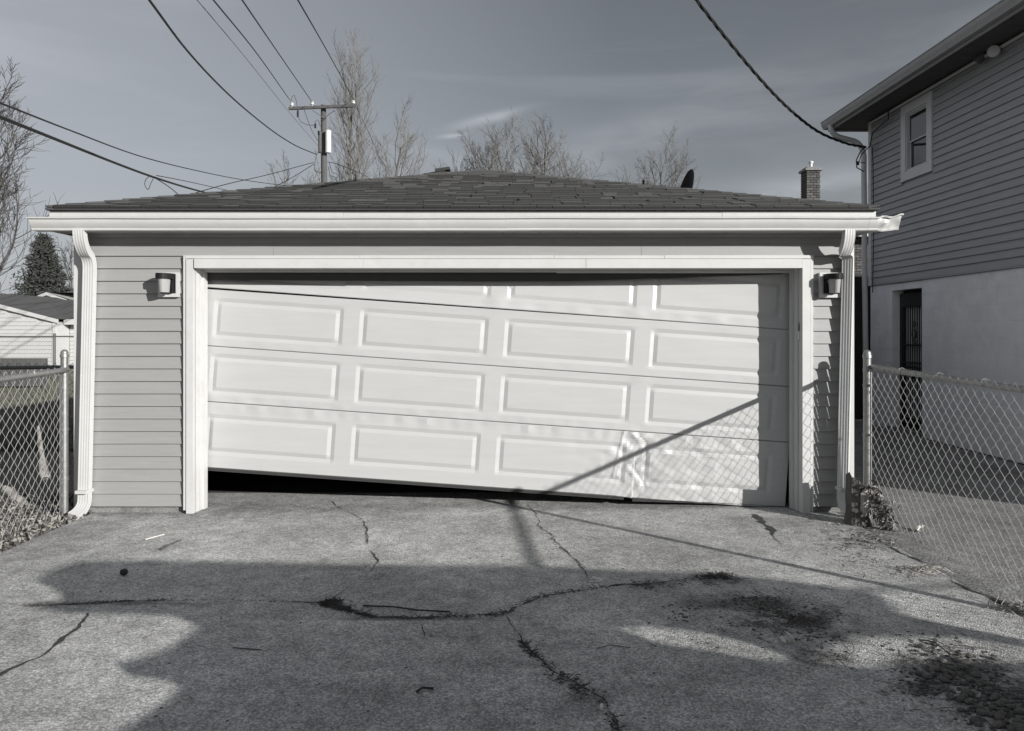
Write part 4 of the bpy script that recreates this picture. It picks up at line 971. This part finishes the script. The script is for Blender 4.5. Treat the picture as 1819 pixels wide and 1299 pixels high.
MB().box(3.2, 6.40, 12.28, 12.34, gz_-.028, gz_).build('top_rail', M['htrim'], gt)
# satellite dish on the far slope
q = P(1219,336,9.9); base_z = Z0 + (RC+HW-q.x)*PT
sd_ = thing('satellite_dish', 'dark satellite dish seen edge-on behind the right hip of the garage roof', 'satellite dish', (q.x, q.y, base_z))
MB().tube([(q.x, q.y, base_z-.02), (q.x, q.y, q.z-.12), q+Vector((.03,0,0))], .022, 8).build('mast', M['steel'], sd_)
nax = Vector((.82,.30,-.06)).normalized(); nax = Vector((-.84, .46, .34)).normalized()
ds = MB(); n = 24; up2 = Vector((0,0,1)); a1 = (up2 - nax*up2.dot(nax)).normalized(); a2 = nax.cross(a1)
rings = []
for (rr_, hh) in ((.0,-.05),(.09,-.045),(.17,-.025),(.235,.0),(.24,.006),(.17,-.012),(.09,-.032),(.0,-.038)):
    rings.append([q + nax*hh + a1*(rr_*1.12*math.cos(2*math.pi*i/n)) + a2*(rr_*math.sin(2*math.pi*i/n)) for i in range(n)])
vs = [v for r2 in rings for v in r2]; ds.add(vs, [(k_*n+i, k_*n+(i+1) % n, (k_+1)*n+(i+1) % n, (k_+1)*n+i) for k_ in range(len(rings)-1) for i in range(n)])
ds.build('reflector', M['cable'], sd_, smooth=50)
MB().tube([q+nax*-.02-a1*.2, q+nax*.34-a1*.12], .012, 6).build('feed_arm', M['cable'], sd_)
q = P(1143,327,9.6); bz_ = Z0+(RC+HW-q.x)*PT
ra = thing('roof_bracket', 'small dark metal bracket poking over the roof edge left of the dish', 'bracket', (q.x,q.y,bz_))
MB().tube([(q.x-.01,q.y,bz_-.02), q+Vector((.0,0,.05))], .016, 6).build('upright', M['cable'], ra)
MB().obox(q+Vector((.03,0,-.035)), (.06,0,-.008),(0,.03,0),(.003,0,.018)).build('foot', M['cable'], ra)

# ---------------------------------------------------------------- stump and leaves by the right fence post
sb_ = Vector((XX(1524,5.76), 5.76, 0)); st = thing('tree_stump', 'split grey-brown stump at the foot of the right fence post', 'stump', tuple(sb_))
mb = MB(); n = 18; lv = [(0,1.25),(.06,1.05),(.13,.98),(.20,1.0),(.27,.95),(.33,.9)]
vs = []
for (hh, k_) in lv:
    for i in range(n):
        a = 2*math.pi*i/n; rr_ = .078*k_*(1+.20*noise.noise(Vector((math.cos(a)*1.7, math.sin(a)*1.7, hh*2.5)))+.10*math.sin(a*7+hh*3))
        top = (.07*(-math.cos(a))) if hh > .3 else 0
        vs.append(sb_ + Vector((math.cos(a)*rr_ + hh*-.03, math.sin(a)*rr_, hh + top + (random.uniform(-.02,.02) if hh > .3 else 0))))
mb.add(vs, [(k_*n+i, k_*n+(i+1) % n, (k_+1)*n+(i+1) % n, (k_+1)*n+i) for k_ in range(len(lv)-1) for i in range(n)])
mb.build('bark', M['bark2'], st, smooth=40)
c = sb_+Vector((-.01,0,.33)); mb = MB(); mb.add([c+Vector((0,0,-.03))] + vs[-n:], [(0, 1+i, 1+(i+1) % n) for i in range(n)]); mb.build('cut_face', M['stumpin'], st)
mb = MB().blob(sb_+Vector((.02,-.085,.19)), .065, .3, (.7,.35,1.9)); mb.build('split_wood', M['stumpin'], st)
def leaf(mb, c, s_, rnd, flat=False):
    n_ = Vector((rnd.gauss(0,.35 if flat else 1), rnd.gauss(0,.35 if flat else 1), 1 if flat else rnd.uniform(-.3,1))).normalized()
    a = n_.orthogonal().normalized(); a.rotate(Matrix.Rotation(rnd.uniform(0,6.28),3,n_)); b_ = n_.cross(a); c = Vector(c)
    cu = s_*rnd.uniform(.1,.5)
    mb.add([c-a*s_, c-a*s_*.2+b_*s_*.5+n_*cu, c+a*s_, c-a*s_*.1-b_*s_*.5+n_*cu*.8, c], [(0,4,1),(4,2,1),(0,3,4),(4,3,2)])
rnd = random.Random(6)
mb = MB(); mb2 = MB()
for i in range(280):
    f_ = rnd.random()**.8; c = Vector((sb_.x + .04 + f_*.12 + rnd.gauss(0,.028), sb_.y-.07 - f_*.12 + rnd.gauss(0,.035), max(.01, .30 - f_*.26 + rnd.gauss(0,.05))))
    leaf(mb if rnd.random() < .4 else mb2, c, rnd.uniform(.012,.03), rnd)
mb.build('withered_leaves', M['leaf'], st, kind='stuff'); mb2.build('withered_leaves', M['leafd'], st, kind='stuff')
mb = MB()
for i in range(9):
    a = sb_ + Vector((.09+rnd.uniform(0,.06), -.1-rnd.uniform(0,.08), .02)); mb.tube([a, a+Vector((rnd.uniform(-.04,.08), rnd.uniform(-.04,.04), rnd.uniform(.1,.22)))], .004, 4, .002)
mb.build('vine_stems', M['bark2'], st)

# ---------------------------------------------------------------- ground litter
def scatter(n, px, py, sx, sy, mb, smin, smax, kind, rnd, z=0.006):
    for i in range(n):
        x, y = rnd.gauss(px, sx), rnd.gauss(py, sy)
        if y < 700: continue
        p = G(x, y)
        if kind == 'leaf': leaf(mb, p+Vector((0,0,z)), rnd.uniform(smin,smax), rnd, True)
        elif kind == 'stone': r2 = rnd.uniform(smin,smax); mb.blob(p+Vector((0,0,r2*.4)), r2, .22, (1.2,1,.6))
        elif kind == 'stick':
            a = rnd.uniform(0,6.28); l2 = rnd.uniform(smin,smax); dd = Vector((math.cos(a),math.sin(a),rnd.uniform(-.02,.12)))*l2
            q = p+Vector((0,0,z)); mb.tube([q, q+dd*.5+Vector((rnd.uniform(-1,1)*l2*.1, rnd.uniform(-1,1)*l2*.1, .002)), q+dd], .0016, 3)
        elif kind == 'crumb': r2 = rnd.uniform(smin,smax); mb.blob(p+Vector((0,0,r2*.2)), r2, .35, (1.3,1.1,.45))
rnd = random.Random(77)
def stuff(mb, name, m, label, cat='debris'):
    o = mb.build(name, m); tag(o, label, cat, kind='stuff'); return o
mb = MB(); scatter(150,1530,965,38,18,mb,.010,.024,'leaf',rnd); scatter(70,1590,1000,60,22,mb,.008,.018,'leaf',rnd)
stuff(mb, 'leaf_litter', M['leaf'], 'dry leaves scattered on the concrete below the stump')
mb = MB()
for (x, y, sx, sy, n) in ((1272,1027,24,7,60),(1150,1040,24,6,30),(1300,1072,30,6,40),(1352,1066,30,9,50),(1410,1095,45,16,110),(1440,1125,40,12,70),(1475,1168,26,9,40),(1290,1098,80,28,50),(1240,1065,80,30,40),(1210,1095,12,6,26),(1635,1220,18,12,90),(1600,1150,60,20,70)):
    scatter(n, x, y, sx, sy, mb, .002, .0075, 'crumb', rnd)
for i in range(420):
    t_ = rnd.random(); scatter(1, 1665+t_*150, 1160+t_*130, 40, 20, mb, .003, .010, 'crumb', rnd)
stuff(mb, 'dirt_crumbs', M['dirt'], 'dark soil crumbs spread over the right side of the driveway')
mb = MB()
for (x, y, sx, sy, n) in ((1272,1027,26,7,24),(1150,1040,22,5,12),(1350,1068,34,9,30),(1420,1105,45,14,46),(1700,1200,60,40,60),(1475,1168,25,8,14),(1600,1015,30,6,5)):
    scatter(n, x, y, sx, sy, mb, .02, .09, 'stick', rnd)
stuff(mb, 'twig_litter', M['bark2'], 'broken twigs tangled in the soil on the driveway right side')
mb = MB()
for i in range(120):
    t_ = rnd.random(); scatter(1, 1665+t_*150, 1175+t_*125, 30, 16, mb, .008, .020, 'stone', rnd)
stuff(mb, 'gravel', M['stoned'], 'rounded pebbles heaped at the lower right corner', 'gravel')
mb = MB(); 
for i in range(160): scatter(1, rnd.uniform(100,1750), rnd.uniform(920,1290), 1, 1, mb, .003, .008, 'crumb', rnd)
stuff(mb, 'grit', M['stone'], 'fine pale grit sprinkled across the driveway', 'gravel')
mb = MB()
for i in range(150): scatter(1, rnd.uniform(60,1750), rnd.uniform(915,1290), 1, 1, mb, .002, .006, 'crumb', rnd)
stuff(mb, 'dark_grit', M['dirt'], 'fine dark specks sprinkled across the driveway', 'gravel')
# weeds in the cracks
mb = MB(); mc = MB()
def weeds(pts, n, sp, h0=.012, h1=.035):
    P3 = [G(x,y) for x, y in pts]
    for i in range(n):
        k_ = rnd.randrange(len(P3)-1); p = P3[k_].lerp(P3[k_+1], rnd.random()) + Vector((rnd.gauss(0,sp), rnd.gauss(0,sp), 0))
        if noise.noise(Vector((p.x*6.5, p.y*6.5, 2))) < -.02 and rnd.random() < .85: continue
        a = rnd.uniform(0,6.28); l2 = rnd.uniform(h0,h1); dd = Vector((math.cos(a)*l2*1.3, math.sin(a)*l2*1.3, l2*.45)); w2 = Vector((-math.sin(a), math.cos(a), 0))*.0012
        mb.add([p-w2, p+w2, p+dd*.6+Vector((0,0,.006)), p+dd], [(0,1,2),(0,2,3)])
    for i in range(n//3):
        k_ = rnd.randrange(len(P3)-1); p = P3[k_].lerp(P3[k_+1], rnd.random()) + Vector((rnd.gauss(0,sp*.8), rnd.gauss(0,sp*.8), 0)); mc.blob(p, rnd.uniform(.002,.006), .4, (1.4,1.2,.5))
weeds(CR['c'][6:9], 260, .016); weeds(CR['c'][8:11], 120, .009); weeds(CR['c'][10:13], 70, .008); weeds(CR['c'][12:18], 110, .011); weeds(CR['c'][0:3], 130, .007, .008, .02); weeds(CR['c'][2:6], 50, .006, .008, .016); weeds(CR['c'][17:], 60, .02)
weeds(CR['d'][2:4], 60, .012); weeds(CR['d'][3:5], 60, .014); weeds(CR['d'][4:7], 110, .028); weeds(CR['d'][7:], 40, .010); weeds(CR['a'][2:7], 60, .006, .005, .012); weeds(CR['b'][2:7], 80, .008, .005, .015); weeds([(1250,1025),(1300,1025)], 160, .03)
weeds([(600,1070),(575,1072)], 120, .02); weeds([(1330,545+520),(1440,1110)], 200, .05)
stuff(mb, 'crack_weeds', M['leafd'], 'dead grass tufts lining the cracks in the driveway', 'weeds'); stuff(mc, 'crack_soil', M['dirt'], 'dark soil clods spilling from the driveway cracks')
def stick(pts, r, label, m, r1=None, name='stick', cat='stick'):
    mb = MB().tube([G(x,y)+Vector((0,0,z_)) for x, y, z_ in pts], r, 6, r1); return tag(mb.build(name, m, smooth=50), label, cat)
s1 = stick([(285,978,.006),(300,972,.012),(322,963,.014)], .0085, 'forked brown stick lying on the sunlit concrete left of centre', M['bark2'], .005)
stick([(258,960,.006),(275,956,.009),(292,951,.007)], .0035, 'thin pale stick with a knob lying near the left garage casing', M['litter'], name='pale_stick')
stick([(414,1152,.004),(465,1156,.004)], .003, 'short dark straight twig lying flat in the shade at left', M['bark2'])
stick([(547,1158,.004),(560,1147,.005),(566,1134,.004)], .0028, 'thin curved pale straw lying in the shade', M['litter'], name='straw')
stick([(645,1078,.006),(700,1082,.012),(740,1087,.010),(800,1089,.006)], .0045, 'long thin black root lying over the main crack', M['cable'], name='root')
stick([(740,1231,.005),(750,1226,.010),(770,1225,.005)], .005, 'short bent black twig in the lower middle of the driveway', M['cable'])
stick([(1680,1160,.02),(1705,1158,.03),(1755,1159,.015)], .0035, 'long thin bare twig beside the pebble heap', M['bark2'])
stick([(1632,1140,.01),(1660,1152,.03),(1690,1168,.01)], .0035, 'slanting dark twig left of the pebble heap', M['bark2'])
stick([(1060,1153,.004),(1085,1150,.010),(1120,1152,.004)], .0022, 'faint wiry twig right of the middle crack', M['bark2'])
mb = MB(); a, b_, c = G(1047,1035), G(1070,1034), G(1052,1028)
mb.obox((a+b_)/2+Vector((0,0,.005)), (b_-a)/2, (0,.004,0),(0,0,.003)); dd = (b_-c); mb.obox((c+b_)/2+Vector((0,0,.0115)), dd/2, dd.orthogonal().normalized()*.004,(0,0,.003)); tag(mb.build('folded_straw', M['litter']), 'white folded plastic strip beside the short middle crack', 'litter')
mb = MB().lathe(G(220,1022)+Vector((0,0,.002)), [(.010,0),(.022,.008),(.024,.024),(.018,.034),(.006,.037)], 12); tag(mb.build('nut', M['cable'], smooth=50), 'small round dark nut shell lying in the left shade', 'nut')
mb = MB(); rnd = random.Random(5)
for i in range(14): leaf(mb, G(1395+rnd.uniform(-12,12),1140+rnd.uniform(-4,4))+Vector((0,0,.018)), rnd.uniform(.018,.03), rnd)
tag(mb.build('crumpled_wrapper', M['litter']), 'crumpled pale wrapper among the soil on the right', 'litter')
for (x, y, r_, l) in ((1485,1087,.017,'single grey pebble resting right of the soil patch'),(1392,1107,.021,'grey pebble half buried in the soil patch'),(1483,1130,.022,'pale stone, left of the pair near the lit patch'),(1499,1138,.020,'pale stone, right of the pair near the lit patch'),(1553,1131,.013,'small pale stone alone in the lit patch')):
    tag(MB().blob(G(x,y)+Vector((0,0,r_*.4)), r_, .18, (1.15,1,.7)).build('pebble', M['stone'], smooth=60), l, 'stone', 'loose stones on the driveway')
mb = MB().box(0,0,0,0,0,0) if False else MB(); q = G(1069,1259); mb.lathe(q+Vector((0,0,.008)), [(.007,-.014),(.007,.014)], 10, (.15,1,0)); tag(mb.build('cigarette_filter', M['litter'], smooth=40), 'tiny white cigarette filter beside the lowest crack', 'litter')
mb = MB(); rnd = random.Random(15)
for i in range(46):
    p = G(rnd.gauss(1625,20), rnd.gauss(1018,3.5)); a = rnd.uniform(-.6,.6); l2 = rnd.uniform(.05,.14); mb.tube([p+Vector((0,0,.004)), p+Vector((math.cos(a)*l2*.5, math.sin(a)*l2*.5, rnd.uniform(.01,.05))), p+Vector((math.cos(a)*l2, math.sin(a)*l2+rnd.uniform(-.02,.02), .006))], .0022, 3)
tag(mb.build('dry_grass_clump', M['leaf']), 'tangled pale dry weed lying below the right fence', 'weed', 'dry weeds under the right fence')
mb = MB()
for i in range(46):
    p = G(rnd.gauss(1800,22), rnd.gauss(1083,5)); a = rnd.uniform(-.9,.9); l2 = rnd.uniform(.05,.12); mb.tube([p+Vector((0,0,.004)), p+Vector((math.cos(a)*l2*.5, math.sin(a)*l2*.5, rnd.uniform(.01,.05))), p+Vector((math.cos(a)*l2, math.sin(a)*l2, .006))], .0022, 3)
tag(mb.build('dry_grass_clump', M['leaf']), 'pale dry weed clump at the right picture edge', 'weed', 'dry weeds under the right fence')
mb = MB(); 
for i in range(12): leaf(mb, G(1638+rnd.uniform(-9,9),944+rnd.uniform(-3,3))+Vector((0,0,.02)), rnd.uniform(.02,.035), rnd)
tag(mb.build('crumpled_paper', M['litter']), 'crumpled white paper on the pavement behind the right fence', 'litter')
# verge litter on the left
rnd = random.Random(44); mb = MB(); mc = MB(); md = MB()
for i in range(5200):
    x = rnd.uniform(-6.2, XL-.01); y = rnd.uniform(4.2, 6.75)
    if rnd.random() < .5: x = XL - abs(rnd.gauss(0,.6))
    leaf(mb if rnd.random() < .5 else mc, (x,y,-.012+rnd.random()*.03), rnd.uniform(.008,.03), rnd)
for i in range(9000):
    x = rnd.uniform(-7.5, XL-.015); y = rnd.uniform(4.2, 9.5); a = rnd.uniform(0,6.28); l2 = rnd.uniform(.02,.07)
    p = Vector((x,y,-.02 if y < 6.9 else -.05)); dd = Vector((math.cos(a)*l2*.7, math.sin(a)*l2*.7, l2*.7)); w2 = Vector((-math.sin(a), math.cos(a), 0))*.0022
    md.add([p-w2, p+w2, p+dd], [(0,1,2)])
stuff(mb, 'leaf_litter', M['leaf'], 'pale dry leaves covering the soil strip left of the driveway'); stuff(mc, 'leaf_litter', M['leafd'], 'dark rotting leaves mixed into the left soil strip'); 
stuff(md, 'grass', M['grass'], 'short winter grass growing left of the garage', 'grass')
md = MB()
for i in range(26000):
    y = 9.5 + 20*rnd.random()**1.5; x = rnd.uniform(-.85*y, -.38*y); a = rnd.uniform(0,6.28); l2 = rnd.uniform(.05,.16)
    p = Vector((x,y,-.05)); dd = Vector((math.cos(a)*l2*.8, math.sin(a)*l2*.8, l2*.7)); w2 = Vector((-math.sin(a), math.cos(a), 0))*.008
    md.add([p-w2, p+w2, p+dd], [(0,1,2)])
stuff(md, 'lawn_tufts', M['grass'], 'rough uneven lawn stretching to the far fence at left', 'grass')
def log(pts, radii, label):
    mb = MB(); n = 10; vs = []
    pts = [Vector(p) for p in pts]
    for i, (p, r_) in enumerate(zip(pts, radii)):
        t_ = (pts[min(i+1,len(pts)-1)]-pts[max(i-1,0)]).normalized(); a = t_.cross(Vector((0,1,0))).normalized(); b_ = t_.cross(a)
        for k_ in range(n):
            an = 2*math.pi*k_/n; rr_ = r_*(1+.6*noise.noise(Vector((p.x*22+math.cos(an), p.z*9, math.sin(an)+p.y)))); vs.append(p + a*math.cos(an)*rr_ + b_*math.sin(an)*rr_)
    mb.add(vs, [(i*n+k_, i*n+(k_+1) % n, (i+1)*n+(k_+1) % n, (i+1)*n+k_) for i in range(len(pts)-1) for k_ in range(n)] + [tuple(range(n)), tuple((len(pts)-1)*n+k_ for k_ in range(n))])
    return tag(mb.build('driftwood_log', M['logwood'], smooth=50), label, 'log', 'pale logs behind the left fence')
ly = 6.0
log([P(68,757,6.1),P(71,785,6.05),P(74,810,6.0),P(77,830,5.98),P(80,850,5.95)], [.010,.014,.018,.034,.040], 'tall thin pale branch with knotted foot behind the left mesh')
log([P(6,868,5.6),P(16,873,5.6),P(24,885,5.6),P(40,893,5.6)], [.026,.034,.036,.040], 'short thick pale log lying low behind the left mesh')

# ---------------------------------------------------------------- unseen plywood sheet, added and cut to shape the broad shade over the driveway
YP = .70
def cast(x, y):
    p = G(x, y); t = p.y-YP; return Vector((p.x+1.12*t, YP, .443*t))
def c8(x, y): return (x*.3408, 900+y*.3408)
def c6(x, y): return (1160+x*.3623, 860+y*.3623)
outer = [c8(180,380), c8(270,330), c8(400,285), c8(800,278), c8(1819,300), (960,1005), c6(0,430), c6(200,430), c6(450,450), c6(700,480), c6(900,508), c6(1050,508), c6(1500,485),
         c6(1500,500), c6(1060,528), c6(1180,580), c6(1210,640), c6(1500,700), c6(1850,770), c6(1850,800), c6(1500,745), c6(1000,745), c6(900,785), c6(720,860), c6(1000,895), c6(1500,868), c6(1850,880)]
o3 = [cast(*p) for p in outer]
o3 += [Vector((7.2,YP,1.13)), Vector((7.2,YP,.12)), Vector((.95,YP,.12)), Vector((.70,YP,.62))]
o3 += [cast(*p) for p in [c8(600,1170), c8(900,990), c8(940,910), c8(700,875), c8(600,812), c8(820,762), c8(920,715), c8(1040,610), c8(900,562), c8(400,552), c8(150,522), c8(340,492), c8(310,430)]]
from mathutils.geometry import tessellate_polygon
hole = [cast(*p) for p in [c6(-170,712), c6(0,692), c6(300,730), c6(600,815), c6(690,868), c6(500,858), c6(0,772)]]
hole2 = [cast(*p) for p in [(935,1130),(1000,1152),(1045,1164),(965,1143)]]
polys = [o3, hole, hole2]
tri = tessellate_polygon(polys); flat = [v for p in polys for v in p]
mb = MB(); D = Vector((0,-.018,0)); n = len(flat)
mb.add(flat + [v+D for v in flat], [tuple(t) for t in tri] + [tuple(i+n for i in reversed(t)) for t in tri])
k0 = 0
for p in polys:
    m_ = len(p); mb.f += [(k0+i, k0+(i+1) % m_, n+k0+(i+1) % m_, n+k0+i) for i in range(m_)]; k0 += m_
ps = thing('added_shade_screen', 'unseen ragged plywood sheet on posts, added to shade the driveway', 'screen', (3.5, YP, 0))
mb.build('sheet', M['ply'], ps)
for x in (2.2, 3.6, 5.0, 6.6): MB().box(x-.03, x+.03, YP-.08, YP-.0185, 0, 1.1).build('post', M['wood'], ps)
for x in (2.2, 3.6, 5.0, 6.6): MB().box(x-.04, x+.04, YP-.5, YP-.081, 0, .04).build('foot', M['wood'], ps)
